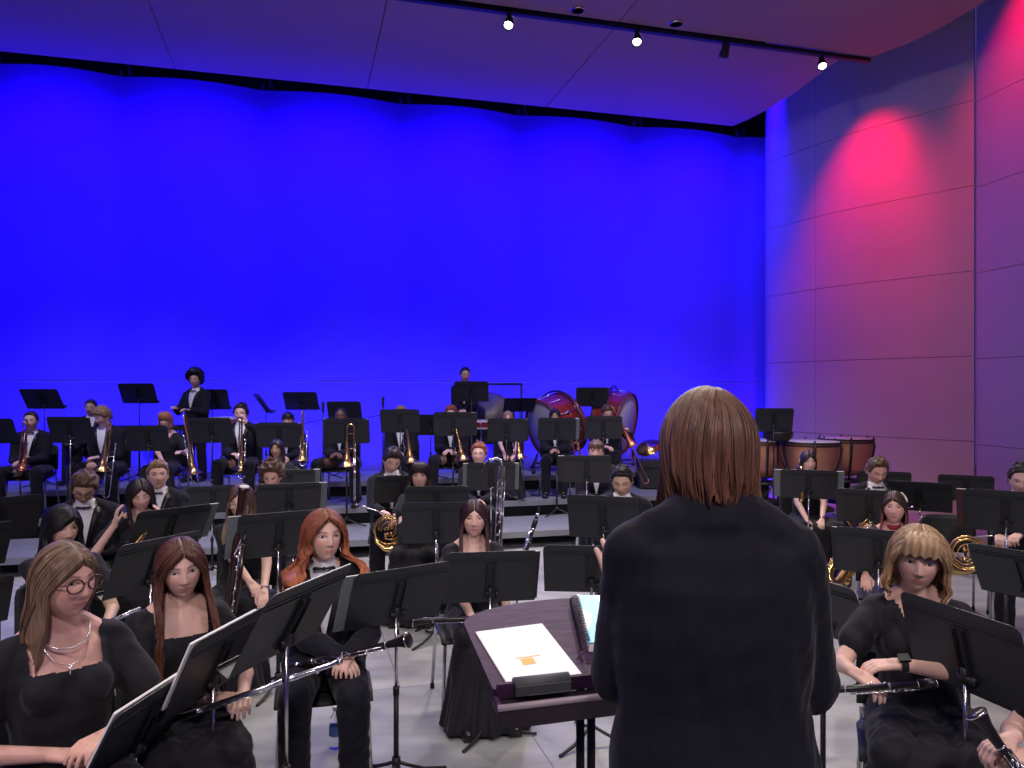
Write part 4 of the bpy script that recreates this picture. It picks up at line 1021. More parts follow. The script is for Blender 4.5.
P('p5', 'person with chin-length blond hair and bangs in a black v-neck dress', 918, 527, 3.12, yaw=-22, hy=-24, pitch=4, roll=5, fem=True, skin=SK['fair'], hair=lo('blond', .105, seed=15, vol=.034, curl=.025, open=116, fringe=1, fringe_z=.044, locks=340, front=.2, tip=(.34, .20, .09), neck='v', wave=.006, flare=.02),
  outfit='dress', hr=(852, 671, 2.87), hl=(898, 664, 2.86), pole_l=(.9, .1, -.5), pole_r=(-.5, .5, -.8), dir_l=(-.95, -.25, -.1), dir_r=(.80, -.42, -.30), legs=(.16, .12), eyecol=(.06, .06, .08))
P('p6', 'person at the bottom right edge, only knee and hands holding a clarinet', 1130, 575, 2.45, yaw=-38, hy=-30, fem=True, skin=SK['fair'], hair=lo('brown', .2, seed=16), outfit='dress', hr=(1012, 738, 2.40), hl=(1026, 758, 2.36), dir_r=(-.5, -.4, -.3), dir_l=(-.5, -.4, -.1), curl=.8)
# second row, left to right
P('p7', 'person with straight black shoulder-length hair in black, seated behind the light brown haired one', 62, 504, 4.15, yaw=32, hy=50, pitch=4, fem=True, skin=(.60, .40, .29), hair=lo('black', .26, seed=21, vol=.016, open=124, fringe=0, part=.03, front=.8, locks=160), outfit='dress', hl=(106, 626, 4.0), hr=(96, 640, 3.98))
P('p8', 'person with long dark wavy hair raising both hands beside the face, black dress', 140, 478, 5.6, yaw=26, hy=30, pitch=14, roll=-8, fem=True, skin=SK['fair'], hair=lo((.020, .012, .016), .26, seed=22, vol=.020, wave=.012, part=.01, neck='v', locks=150), outfit='dress',
  hr=(115, 524, 5.45), hl=(161, 523, 5.58), dir_r=(.12, .1, 1), dir_l=(-.12, .1, 1), palm_r=(1, .2, 0), palm_l=(-1, .2, 0), pole_r=(-.6, -.5, -.8), pole_l=(.6, -.5, -.9), curl=.35, closed=True)
P('p9', 'person with brown tousled hair and glasses in a black suit, head bent down', 84, 470, 5.7, yaw=20, hy=30, pitch=34, roll=4, lean=8, skin=SK['mid'], hair=shh('brown', seed=23, vol=.026, low=.012, fringe=0), outfit='suit', gl=TORT, closed=True)
P('p10', 'person with short sandy hair in black suit and bow tie, looking to the right', 158, 460, 6.5, yaw=10, hy=26, pitch=-3, skin=SK['fair'], hair=shh((.20, .115, .06), seed=24, vol=.014, quiff=.008, low=.014), outfit='suit')
P('p11', 'person with glasses behind the tall dark bassoon, hands folded in the lap', 241, 483, 5.2, yaw=6, hy=4, pitch=8, fem=True, skin=SK['fair'], hair=lo((.10, .055, .045), .26, seed=25, tip=(.30, .22, .14), locks=150), outfit='dress', gl=WIRE, hl=(264, 592, 4.86), hr=(257, 594, 4.84), closed=True)
P('p12', 'person with curly brown hair, face half hidden by a black desk', 272, 463, 6.9, yaw=8, hy=6, pitch=18, skin=SK['pink'], hair=cur('brown', seed=26, vol=.052), outfit='suit')
P('p13', 'person with dark parted hair, only the eyes visible behind the curly-haired one', 277, 449, 8.4, yaw=4, hy=0, fem=True, skin=SK['tan'], hair=lo('black', .15, seed=27), outfit='dress')
P('p14', 'person with dark tousled hair in black suit and bow tie, looking down to the right', 392, 447, 7.5, yaw=8, hy=24, pitch=26, roll=8, skin=SK['fair'], hair=shh('dark', seed=28, vol=.024, quiff=.01, low=.01), outfit='suit', hr=(382, 512, 7.12), hl=(396, 516, 7.08))
P('p15', 'person with long dark hair and bangs in a black top, facing forward beside the horn', 420, 461, 6.6, yaw=-2, hy=2, fem=True, skin=SK['fair'], hair=lo('dark', .20, seed=29, fringe=1, fringe_z=.045, vol=.018), outfit='dress', pole_r=(-.9, -.1, -.6), hr=(424, 527, 6.28), hl=(432, 530, 6.28))
P('p16', 'person with curly ginger hair behind a desk with grey folders', 479, 443, 8.6, yaw=0, hy=-4, skin=SK['fair'], hair=cur('red', seed=30, vol=.022), outfit='suit')
P('p17', 'person with straight brown hair swept over the forehead, behind a rear desk', 596, 440, 8.6, yaw=-4, hy=-8, skin=SK['fair'], hair=shh('brown', seed=31, vol=.020, fringe=1, fringe_z=.045, low=.01), outfit='suit')
P('p18', 'person with short black hair looking down, left of the conductor', 622, 465, 6.1, yaw=-6, hy=-14, pitch=20, skin=(.56, .37, .26), hair=shh('black', seed=32, vol=.018, quiff=.006, low=.004), outfit='suit', closed=True)
P('p19', 'person with light brown hair, mostly hidden by the conductor shoulder', 748, 478, 5.6, yaw=-10, hy=-40, pitch=6, fem=True, skin=SK['fair'], hair=lo('sand', .18, seed=33), outfit='dress', gl=WIRE)
P('p20', 'person with long straight dark hair in black, in front of the kettledrums', 808, 449, 7.85, yaw=-6, hy=-4, pitch=4, fem=True, skin=SK['fair'], hair=lo('dark', .28, seed=34, vol=.008, neck='high', front=-.8), outfit='dress', hr=(808, 522, 7.5), hl=(822, 524, 7.45), pole_l=(.9, .2, -.6), legs=(.16, .16))
P('p21', 'person with curly brown top hair in a black suit, looking down', 877, 457, 6.9, yaw=-8, hy=-4, pitch=22, skin=SK['pink'], hair=shh((.10, .06, .035), seed=35, vol=.024, quiff=.012, locks=160), outfit='suit', closed=True, hr=(862, 524, 6.55), hl=(880, 528, 6.55))
P('p22', 'person with brown hair, pearl hair clip and dark red collar, behind the blond one', 894, 490, 5.3, yaw=-18, hy=-26, pitch=-2, fem=True, skin=SK['pink'], hair=lo((.050, .028, .022), .20, seed=36, vol=.010, tip=(.16, .01, .03), part=-.01, open=108), outfit='dress', hr=(862, 604, 4.74), hl=(872, 600, 4.78), pole_r=(-.8, .3, -.6))
P('p23', 'person in a black suit at the right edge with short dark hair', 1021, 463, 6.1, yaw=-30, hy=-30, pitch=14, skin=SK['fair'], hair=shh('dark', seed=37, vol=.018), outfit='suit', hr=(1000, 541, 5.72), hl=(1016, 538, 5.72), curl=.9)
# brass row on the middle tier
BL = {}
rear = [
 ('b1', 31, 411, 9.2, 'person with short dark hair and bow tie, leftmost brass player, instrument upright in front', dict(yaw=12, hy=14, skin=SK['fair'], hair=shh('dark', seed=41, vol=.012), legs=(.2, .2))),
 ('b2', 103, 406, 9.3, 'person with long fair hair over the face, leaning left towards a desk', dict(yaw=8, hy=-30, pitch=22, lean=6, skin=SK['fair'], hair=shh('sand', seed=42, vol=.026, low=.02), outfit='suit', hr=(68, 444, 9.05), legs=(.2, .2), bow=False)),
 ('b4', 241, 404, 9.8, 'person with curly dark hair touching the nose, white shirt showing', dict(yaw=6, hy=4, skin=SK['fair'], hair=cur('dark', seed=44, vol=.024), outfit='suit', hl=(247, 424, 9.55), dir_l=(-.3, -.1, 1), pole_l=(.9, -.1, -.6), legs=(.18, .18), bow=False)),
 ('b5', 288, 412, 10.0, 'person with a dark bowl haircut beside an upright trombone', dict(yaw=4, hy=2, skin=SK['mid'], hair=shh('black', seed=45, vol=.016, fringe=1, fringe_z=.040), outfit='suit')),
 ('b6', 341, 407, 10.1, 'person with cropped black hair, knees wide, framed by the desk behind', dict(yaw=2, hy=2, skin=SK['dark'], hair=shh('black', seed=46, vol=.006), outfit='suit', legs=(.24, .24))),
 ('b7', 401, 406, 10.35, 'person with light hair half hidden by a black desk and a tall instrument', dict(yaw=0, hy=0, skin=SK['fair'], hair=shh('sand', seed=47, vol=.022), outfit='suit', bow=False)),
 ('b9', 451, 405, 10.5, 'person with reddish hair, head top showing over the desk, trombone pointing down', dict(yaw=0, hy=0, pitch=14, skin=SK['fair'], hair=shh('red', seed=48, vol=.020), outfit='suit', bow=False, legs=(.2, .2))),
 ('b10', 508, 410, 10.8, 'person with fair hair tied back in a black sleeveless dress, behind a desk', dict(yaw=-2, hy=0, fem=True, skin=SK['fair'], hair=lo('sand', .05, seed=49, vol=.004, front=-1), outfit='dress', hr=(505, 456, 10.4), hl=(514, 456, 10.4))),
 ('b11', 555, 408, 10.95, 'person with dark hair in front of the tilted bass drum', dict(yaw=-4, hy=-4, fem=True, bust=False, skin=SK['tan'], hair=lo('black', .16, seed=50), outfit='suit', bow=False)),
 ('b12', 607, 404, 11.1, 'person with curly brown hair bent over, orange trombone at the right side', dict(yaw=-6, hy=10, pitch=30, skin=SK['fair'], hair=cur('brown', seed=51, vol=.020), outfit='suit', bow=False, hl=(628, 432, 10.85))),
]
for key, px, yt, d, lab, kw in rear: P(key, lab, px, yt, d, **kw)
P('b3', 'person with a ginger fringe in a black v-neck dress, holding a trombone upright', 166, 411, 9.6, yaw=8, hy=2, fem=True, skin=SK['fair'], hair=lo((.30, .12, .06), .07, seed=43, fringe=1, neck='v'), outfit='dress', hl=(181, 452, 9.35), hr=(163, 462, 9.3))
# standing percussion on the top tier
P('b0', 'person with a round cloud of curly black hair, standing by the backdrop', 195, 372, 10.75, yaw=-14, hy=6, stand=True, skin=SK['mid'], hair=cur('black', seed=61, vol=.085), outfit='suit', hr=(175, 408, 10.55), hl=(190, 410, 10.5))
P('b8', 'person with short dark hair standing highest of all by the gong', 465, 367, 11.9, yaw=-4, hy=16, pitch=6, stand=True, skin=SK['mid'], hair=shh('dark', seed=62, vol=.012), outfit='suit', bow=False)
P('b13', 'person half hidden behind the long-haired brass player, only part of a face', 91, 409, 10.25, yaw=20, hy=10, skin=SK['mid'], hair=shh('dark', seed=63), outfit='suit', bow=False, hip=(0, 0), base=.6)
for key, v in PP.items():
    b = v['bio']
    if b['stand']: continue
    lab = 'black shell chair with chrome legs under the '+b['label'].replace('person', 'musician', 1).split(',')[0]
    lab = ' '.join(lab.split()[:16])
    chair(b['x'], b['y'], b['z'], b['yaw'], lab, 'musicians chairs')
def free_chair(px, d, ytop, yaw, lab):
    X = (px-512)/F*d; chair(X, d, floor_z(X, d), R(yaw), lab)
free_chair(425, 6.15, 0, 8, 'empty black chair standing between two desks left of centre')
free_chair(957, 6.35, 0, -10, 'empty black chair behind the blond musician, below the low dark desk')
# ================================================================ desks
GR, BK_, MR = FOLD, FOLDB, FOLDR
stand('music stand nearest the left corner, black desk cut by the bottom edge', [(116, 727), (205, 648), (167, 742), (72, 800)], 35, -40, folder=[fold(PAPER, 'l', 'white sheets and folder on the nearest left desk', .004, -.15, .17)])
stand('black music stand before the auburn-haired flute player, chrome pole', [(197, 641), (272, 602), (240, 680), (160, 722)], 35, -30, folder=[fold(PAPER, 'l', 'white sheets leaning out of the desk before the auburn-haired player', .02, -.10, .16)])
stand('black music stand before the red-haired player, desk leaning over a chrome pole', [(271, 598), (350, 565), (320, 626), (227, 684)], 35, -30, folder=[fold(FOLDB, 'r', 'black folder on the desk before the red-haired player', .012)])
stand('black music stand left of the centre one, grey folder sticking out at its left', [(354, 580), (446, 560), (446, 604), (343, 638)], 30, -15, folder=[fold(GR, 'l', 'grey folder sticking out left of the desk near centre', .05)])
stand('black music stand at centre, left of the wooden conductor desk, whole tripod visible', [(443, 553), (540, 550), (533, 600), (445, 604)], 25, 0, folder=[fold(BK_, 'r', 'black folder on the centre desk', .012)])
stand('black music stand just behind the wooden conductor desk, touching the conductor arm', [(543, 545), (640, 547), (640, 592), (544, 592)], 25, 0)
stand('black music stand right of the conductor elbow, low tilted desk', [(765, 566), (852, 585), (878, 651), (788, 628)], 30, 12)
stand('large black music stand in front of the blond player, nearest on the right', [(899, 587), (1021, 632), (1037, 722), (915, 669)], 30, 22)
stand('black music stand cut by the right edge, second nearest on the right', [(964, 541), (1075, 560), (1085, 612), (984, 589)], 30, 15)
stand('black music stand left of the blond head, desk hiding the player behind', [(831, 526), (924, 532), (922, 578), (840, 572)], 25, 6, folder=[fold(FOLDB, 'l', 'black folder on the desk left of the blond head', .02)])
stand('black music stand at the right edge with a maroon folder', [(963, 487), (1050, 494), (1049, 536), (966, 529)], 25, 6, folder=[fold(MR, 'l', 'maroon folder sticking out of the desk at the right edge', .05)])
stand('black music stand under the curly-topped musician who looks down', [(834, 488), (905, 492), (903, 526), (838, 520)], 22, 4)
stand('black music stand above and behind the player with pearl clip', [(887, 481), (953, 484), (953, 512), (889, 509)], 22, 3)
stand('low wide black music stand against the side wall, farthest right', [(937, 475), (995, 477), (994, 501), (938, 500)], 20, 2)
stand('black music stand mostly hidden behind the curly-topped musician', [(858, 470), (912, 474), (911, 498), (858, 495)], 20, 2)
stand('black music stand before the long-haired player by the kettledrums, grey folders both sides', [(780, 470), (838, 471), (838, 498), (780, 498)], 20, 0, folder=[fold(GR, 'both', 'pale grey folder sticking out both sides of the desk by the kettledrums', .055)])
stand('black music stand at the left edge, behind the black-haired player', [(-42, 502), (43, 492), (36, 538), (-45, 546)], 25, -8)
stand('black music stand cut by the left edge, below the farther one', [(-75, 530), (15, 521), (4, 566), (-85, 577)], 30, -8)
stand('black music stand lowest at the left edge, behind the light brown hair', [(-75, 588), (14, 575), (8, 625), (-88, 640)], 30, -10)
stand('black music stand half hidden behind the black-haired player', [(40, 526), (102, 517), (98, 550), (38, 560)], 25, -8)
stand('black music stand before the player with raised hands, pale folder at right', pos=(171, 526, 5.25), tilt=34, yaw=48, folder=[fold(GR, 'r', 'pale grey folder at the right of the desk before the raised hands', .05)])
stand('black music stand directly behind the auburn hair, dark desk', [(122, 545), (200, 530), (188, 582), (99, 600)], 32, -14)
stand('black music stand behind the bassoon player left shoulder', [(187, 488), (240, 484), (238, 511), (184, 515)], 25, -5)
stand('black music stand behind the red hair, grey folder at its left edge', [(238, 517), (322, 508), (318, 551), (235, 561)], 25, -7, folder=[fold(GR, 'l', 'dark grey folder at the left of the desk behind the red hair', .06)])
stand('black music stand right under the curly brown hair', [(257, 485), (322, 483), (320, 511), (256, 513)], 22, -3, folder=[fold(GR, 'r', 'pale grey folder right of the desk under the curly brown hair', .05)])
stand('black music stand under the dark parted hair, partly hidden', [(264, 471), (316, 470), (315, 492), (264, 493)], 22, -2, folder=[fold(GR, 'r', 'grey folder right of the desk under the dark parted hair', .05)])
stand('small black music stand in front of the horn player in suit', [(376, 478), (432, 474), (430, 500), (372, 503)], 25, -5)
stand('black music stand under the player with bangs, upper of two overlapping desks', pos=(437, 503, 6.15), tilt=28, yaw=4)
stand('black music stand under the player with bangs, lower of two overlapping desks', pos=(436, 523, 5.75), tilt=12, yaw=4)
stand('black music stand before the curly ginger player, grey folders both sides', [(466, 464), (516, 462), (515, 489), (467, 491)], 15, 0, folder=[fold(GR, 'both', 'grey folder sticking out of the desk before the curly ginger player', .04)])
stand('black music stand before the player with swept brown hair', [(562, 456), (612, 456), (611, 482), (562, 482)], 15, 0, folder=[fold(FOLDB, 'l', 'dark folder left of the desk before the swept brown hair', .05)])
stand('black music stand before the player with short black hair, left of the conductor', [(567, 494), (638, 498), (640, 541), (569, 536)], 15, 2)
# brass row desks, on the low tier
def rs(label, x0, x1, y0, y1, tilt=15, yaw=0, folder=None, d=None): stand(label, pos=((x0+x1)/2, (y0+y1)/2, d or DW*F/(x1-x0)*math.cos(R(yaw))), tilt=tilt, yaw=yaw, folder=folder)
rs('rear black music stand cut by the left edge, before the leftmost brass player', -26, 17, 419, 443, 22, -4)
rs('rear black music stand before the long fair-haired player, white-edged folder', 49, 89, 418, 442, 18, -8, [fold(FOLDB, 'r', 'black folder on the desk before the long fair-haired player', .03)], d=8.8)
rs('rear black music stand standing highest at far left', 21, 63, 389, 409, 36, 0, d=10.2)
rs('rear black music stand second from left against the blue backdrop', 121, 155, 384, 403, 30, 0, d=10.9)
rs('rear black music stand before the player with the ginger fringe', 125, 170, 427, 450, 20, 0, d=9.0)
rs('rear black music stand in front of the standing player with a cloud of hair', 194, 229, 390, 409, 25, 0)
rs('rear black music stand left of the player touching the nose', 189, 233, 420, 441, 22, 0, d=9.1)
rs('rear black music stand turned edge-on against the blue backdrop', 251, 274, 390, 417, 35, -62, d=10.4, folder=[fold(GR, 'l', 'grey sheet folder on the edge-on rear desk', .02)])
rs('rear black music stand above the player with the bowl haircut', 284, 318, 393, 409, 34, 0)
rs('rear black music stand directly behind the cropped black hair', 328, 361, 402, 420, 28, 0, d=11.5)
rs('rear black music stand before the player with the bowl haircut', 259, 299, 424, 446, 15, 0, [fold(FOLDB, 'both', 'black folder on the desk before the bowl haircut', .03)], d=9.4)
rs('rear black music stand before the player with cropped black hair', 328, 365, 421, 441, 15, 0, [fold(FOLDB, 'both', 'black folder on the desk before the cropped black hair', .03)], d=9.5)
rs('rear black music stand before the light-haired player with tall instrument', 382, 418, 410, 432, 20, 0, d=9.9)
rs('rear black music stand between the light-haired and reddish-haired players', 413, 448, 416, 434, 20, 0, d=11.1)
rs('rear black music stand before the reddish-haired player', 434, 472, 414, 434, 12, 0, [fold(FOLDB, 'r', 'black folder right of the desk before the reddish hair', .06)], d=10.1)
rs('rear black music stand before the highest standing player by the gong', 455, 488, 383, 400, 22, 0, d=11.5)
rs('rear black music stand before the player with tied fair hair', 488, 525, 420, 440, 15, 0, [fold(FOLDB, 'r', 'black folder right of the desk before the tied fair hair', .04)], d=10.25)
rs('rear black music stand tilted flat beside the big drum', 504, 536, 398, 412, 48, 8, d=11.9)
rs('rear black music stand before the big drum, tripod visible on the low riser', 540, 574, 418, 440, 20, 0, [fold(GR, 'r', 'grey folder right of the desk before the big drum', .045)], d=10.3)
rs('rear black music stand high against blue, left of the conductor head', 577, 607, 389, 405, 22, 0, d=12.1)
rs('rear black music stand before the bent curly-haired trombone player', 586, 621, 417, 438, 15, 0, d=10.5)
rs('rear black music stand beside the kettledrums right of the conductor head', 755, 793, 410, 430, 15, 0, d=10.2)
# ================================================================ instruments and the rest
clarinet('black clarinet with silver keys across the red-haired player knees', W(409, 640, 3.30), W(300, 664, 3.50), -1.2)
flute('silver flute resting on the auburn-haired player lap', W(168, 721, 2.86), W(304, 674, 2.90), -1.4)
flute('silver flute held by the light brown haired player with glasses', W(102, 742, 2.52), W(20, 815, 2.6), -1.4)
flute('silver flute of the black-haired player, end pointing at the auburn hair', W(140, 608, 3.9), W(60, 642, 4.05), -1.4)
clarinet('black clarinet across the lap of the player at centre', W(412, 621, 4.26), W(530, 616, 4.3), -1.3)
clarinet('black and silver woodwind lying on the blond player lap', W(812, 691, 2.80), W(940, 683, 2.76), -1.4, name='oboe', bell=False, mouth=False, cat='oboe', k=1.1, L=.52)
clarinet('black clarinet with flared bell at the bottom right corner', W(975, 712, 2.38), W(1040, 800, 2.3), 2.2)
clarinet('black clarinet behind the desk, right of the conductor arm', W(905, 606, 4.72), W(840, 597, 4.62), -1.4)
bassoon('tall dark red bassoon with white bell ring in front of the player with glasses', W(219, 694, 4.74), W(247, 481, 4.68), -PI/2+.3)
bass_clarinet('tall black bass clarinet with silver keywork standing right of the centre player', W(496, 580, 5.3), W(502, 462, 5.35), PI*.75)
o = clarinet('upright black clarinet with pale mouthpiece on a peg, in front of the risers', W(517, 580, 5.0), W(537, 516, 5.0), 1.2, L=.50)
g = G(); a = o.matrix_world.translation; g.add(lathe([(.014, .10), (.012, 0), (.012, -.02)], 12)); g.add(tube([(0, 0, 0), (0, 0, -(a.z-.02))], .006, 8))
for k in range(3): g.add(tube([(0, 0, -(a.z-.06)), (.12*math.cos(k*2.1), .12*math.sin(k*2.1), -(a.z-.006))], .006, 8))
e = build('instrument_stand', g, BLK2, loc=a); tag(e, 'small black peg stand under the upright clarinet', 'instrument stand')
p = W(496, 572, 5.3); g = G(); g.add(tube([(0, 0, -.02), (0, 0, -(p.z-.02))], .008, 8))
for k in range(3): g.add(tube([(0, 0, -(p.z-.10)), (.17*math.cos(k*2.1+.5), .17*math.sin(k*2.1+.5), -(p.z-.008))], .008, 8))
e = build('instrument_stand', g, BLK2, loc=p); tag(e, 'black tripod peg stand under the tall bass clarinet', 'instrument stand')
alto_sax('gold saxophone on the lap of the player with raised hands', W(62, 640, 4.9), W(130, 552, 5.1), 1.2, k=1.3)
alto_sax('gold saxophone low behind the conductor right arm', W(828, 575, 6.1), W(846, 540, 6.4), 2.4)
french_horn('gold french horn resting on the suited player thigh near centre', (389, 530, 6.95), 180, 0, 10)
french_horn('gold french horn at right on a stand behind the blond hair', (968, 553, 5.9), -20, 10, 20)
french_horn('gold french horn held by the curly-topped musician who looks down', (872, 531, 6.45), 0, 30, 0)
alto_sax('small gold instrument upright in front of the long-haired player by the kettledrums', W(800, 500, 7.4), W(801, 478, 7.45), .5, k=.45)
def tb(lab, bx, by, tx, ty, d, **k): trombone(lab, W(bx, by, d), W(tx, ty, d), **k)
tb('copper trombone upright before the leftmost brass player', 23, 469, 28, 420, 8.9, m=RBRASS, slide=.10, sx=-1)
tb('brass trombone upright before the long fair-haired player', 102, 470, 108, 421, 8.75, slide=.45)
tb('brass trombone held up by the player with the ginger fringe', 194, 474, 183, 414, 9.2, slide=.55, sx=-1)
tb('brass trombone before the player touching the nose', 241, 470, 242, 418, 9.45, slide=.3, sx=-1)
tb('brass trombone rising above the desk beside the bowl haircut', 302, 460, 304, 410, 9.5, slide=.25, sx=-1)
tb('brass trombone before the player with cropped black hair', 347, 466, 347, 424, 9.35, slide=.5, sx=-1)
tb('tall brass trombone crossing the light-haired player', 411, 462, 404, 410, 9.95, slide=.2, sx=-1)
tb('brass trombone slanting before the reddish-haired player', 463, 460, 456, 428, 10.1, slide=.5, sx=-1)
tb('brass trombone between the hands of the player with tied fair hair', 520, 458, 516, 424, 10.35, slide=.2, sx=-1)
tb('copper trombone leaning beside the dark-haired player at the big drum', 585, 474, 570, 412, 10.5, m=RBRASS, slide=.2)
tb('orange copper trombone leaning right, left of the conductor head', 632, 446, 612, 406, 10.6, m=RBRASS, slide=.75, sx=-1)
# kettledrums
CU = mat('hammered_copper', (.70, .33, .19), .42, .75, bump=.25, bscale=18)
HEADM = mat('drum_skin', (.60, .56, .54), .5)
def kettle(px, ytop, d, dia, lab):
    r = dia/2; p = W(px, ytop, d); fz = floor_z(p.x, p.y); H = p.z-fz; e = empty('kettledrum', (p.x, p.y, fz)); tag(e, lab, 'kettledrum', 'kettledrums by the side wall')
    g = G(); g.add(lathe([(.10, H-.55), (.20*r/.4, H-.52), (r*.72, H-.42), (r*.90, H-.28), (r*.97, H-.14), (r*.98, H-.02)], 40, close=False)); build('bowl', g, CU, e)
    g = G(); g.add(lathe([(0, H), (r*.96, H), (r*1.0, H-.012)], 40, close=False)); build('drum_head', g, HEADM, e)
    g = G(); g.add(ring((0, 0, H-.012), r*1.02, .014, 40, 'z')); g.add(ring((0, 0, H-.05), r*.995, .010, 40, 'z')); build('hoop', g, BLK2, e)
    for k in range(6):
        a = k*PI/3+.3; ca, sa = math.cos(a), math.sin(a); g = G()
        g.add(tube([(ca*x, sa*x, z) for x, z in ((r*1.04, H-.01), (r*1.07, H-.10), (r*1.02, H-.22), (r*.86, H-.40), (r*.60, H-.54), (.20, H-.62))], [.014, .02, .018, .016, .016, .016], 8)); g.add(tube([(ca*r*1.04, sa*r*1.04, H-.02), (ca*r*1.04, sa*r*1.04, H+.03)], .012, 8)); build('strut', g, BLK2, e)
    g = G(); g.add(lathe([(.23, H-.60), (.23, H-.64), (.06, H-.66), (.05, .10), (.30, .07), (.32, .03), (.0, .03)], 24)); build('base', g, BLK2, e)
    for k in range(3):
        a = k*2.1; g = G(); g.add(lathe([(.0, -.015), (.035, -.015), (.035, .015), (0, .015)], 14), M=np.array(Matrix.Translation((.28*math.cos(a), .28*math.sin(a), .035)) @ Matrix.Rotation(PI/2, 4, 'X'))); build('caster', g, RUB, e)
kettle(765, 440, 11.2, .74, 'copper kettledrum partly hidden by the conductor hair')
kettle(810, 441, 10.6, .80, 'copper kettledrum in the middle, behind the long-haired player')
kettle(846, 438, 11.3, .74, 'copper kettledrum farthest right against the side wall')
# drummer's throne-like tray hanging under the rear desk
g = G(); g.add(lathe([(.0, .0), (.13, .0), (.19, .05), (.20, .11), (.195, .13), (0, .13)], 24)); p = W(778, 441, 10.4); e = build('stick_tray', g, BLK2, loc=p); tag(e, 'round black tray on a pole below the desk by the kettledrums', 'stick tray')
g = G(); g.add(tube([(0, 0, 0), (0, 0, -(p.z-floor_z(p.x, p.y)))], .014, 8)); zb = -(p.z-floor_z(p.x, p.y))
for k in range(3): g.add(tube([(0, 0, zb+.5), (.32*math.cos(k*2.1+.3), .32*math.sin(k*2.1+.3), zb+.01)], .010, 8))
build('tripod', g, BLK2, e)
# bass drums
DRED = mat('red_lacquer_shell', (.20, .018, .018), .22, coat=.6, var=.2, vscale=5)
DWH = mat('drum_head_white', (.55, .55, .55), .55)
def bass_drum(c, rad, dep, yaw, tilt, lab, shell, face):
    p = W(*c); e = empty('bass_drum', p); tag(e, lab, 'bass drum'); M = Matrix.Rotation(R(yaw), 4, 'Z') @ Matrix.Rotation(R(90+tilt), 4, 'X'); Mn = np.array(M)
    g = G(); g.add(lathe([(rad*.97, -dep/2), (rad*.97, dep/2)], 44, close=False), M=Mn); build('shell', g, shell, e)
    for z, mm in ((dep/2, face), (-dep/2, DWH)):
        g = G(); g.add(lathe([(0, z), (rad*.96, z), (rad*.965, z*.98)], 44, close=False), M=Mn); build('drum_head', g, mm, e)
        g = G(); g.add(lathe([(rad*.97, z-.03), (rad*1.02, z-.03), (rad*1.02, z+.03), (rad*.97, z+.03)], 44, close=False), M=Mn); build('hoop', g, mat('hoop_wood', (.16, .03, .025), .3, coat=.4), e)
    for k in range(12):
        a = k*PI/6; g = G(); x, y = rad*1.03*math.cos(a), rad*1.03*math.sin(a); g.add(tube([(x, y, -dep/2), (x, y, dep/2)], .006, 6), M=Mn); g.add(tube([(x, y, -.04), (x, y, .04)], .012, 6), M=Mn); build('tension_rod', g, CHR, e)
    fz = floor_z(p.x, p.y)-p.z; g = G()
    g.add(ring((0, 0, 0), rad*1.14, .014, 40), M=np.array(Matrix.Rotation(R(yaw+8), 4, 'Z')))
    for sx in (-1, 1):
        for sy in (-1, 1): g.add(tube([(sx*rad*.6, 0, -rad*.9), (sx*rad*.75, sy*.35, fz+.03)], .015, 8)); g.add(ball((sx*rad*.75, sy*.35, fz+.035), .035, 10, 6))
    g.add(tube([(-rad*.75, .35, fz+.1), (rad*.75, .35, fz+.1)], .012, 8)); g.add(tube([(-rad*.75, -.35, fz+.1), (rad*.75, -.35, fz+.1)], .012, 8))
    build('cradle', g, BLK2, e)
bass_drum((556, 426, 12.0), .48, .42, -58, 16, 'large orchestral bass drum tilted on its cradle, pale head facing left', DRED, mat('drum_head_grey', (.42, .42, .46), .6))
bass_drum((614, 421, 12.55), .50, .40, 62, 10, 'red-shelled bass drum against the blue, left of the conductor head', DRED, DWH)
# gong on its frame
p = W(489, 418, 12.3); fz = floor_z(p.x, p.y); e = empty('gong', p); tag(e, 'round dark gong hanging beside the standing percussionist', 'gong')
g = G(); g.add(lathe([(0, .015), (.12, .02), (.14, .0), (.40, .0), (.42, -.03), (.41, -.035), (.39, -.01), (0, -.01)], 44), M=np.array(Matrix.Rotation(R(80), 4, 'X') )); build('disc', g, mat('dark_bronze', (.10, .085, .075), .45, .8, var=.3, vscale=9), e)
e2 = empty('hanging_rack', (p.x, p.y, fz)); e2.name = 'hanging_rack'; tag(e2, 'square black tube rack holding the dark gong', 'rack'); h = W(500, 384, 12.3).z-fz
for sx in (-1, 1):
    g = G(); g.add(tube([(sx*.52, 0, .03), (sx*.52, 0, h)], .018, 8)); g.add(tube([(sx*.52, -.3, .03), (sx*.52, .3, .03)], .018, 8)); build('upright', g, BLK2, e2)
g = G(); g.add(tube([(-.52, 0, h), (.52, 0, h)], .018, 8)); build('crossbar', g, BLK2, e2)
g = G()
for sx in (-1, 1): g.add(tube([(sx*.22, 0, h), (sx*.20, 0, p.z-fz+.36)], .004, 6))
build('cord', g, BLK2, e2)
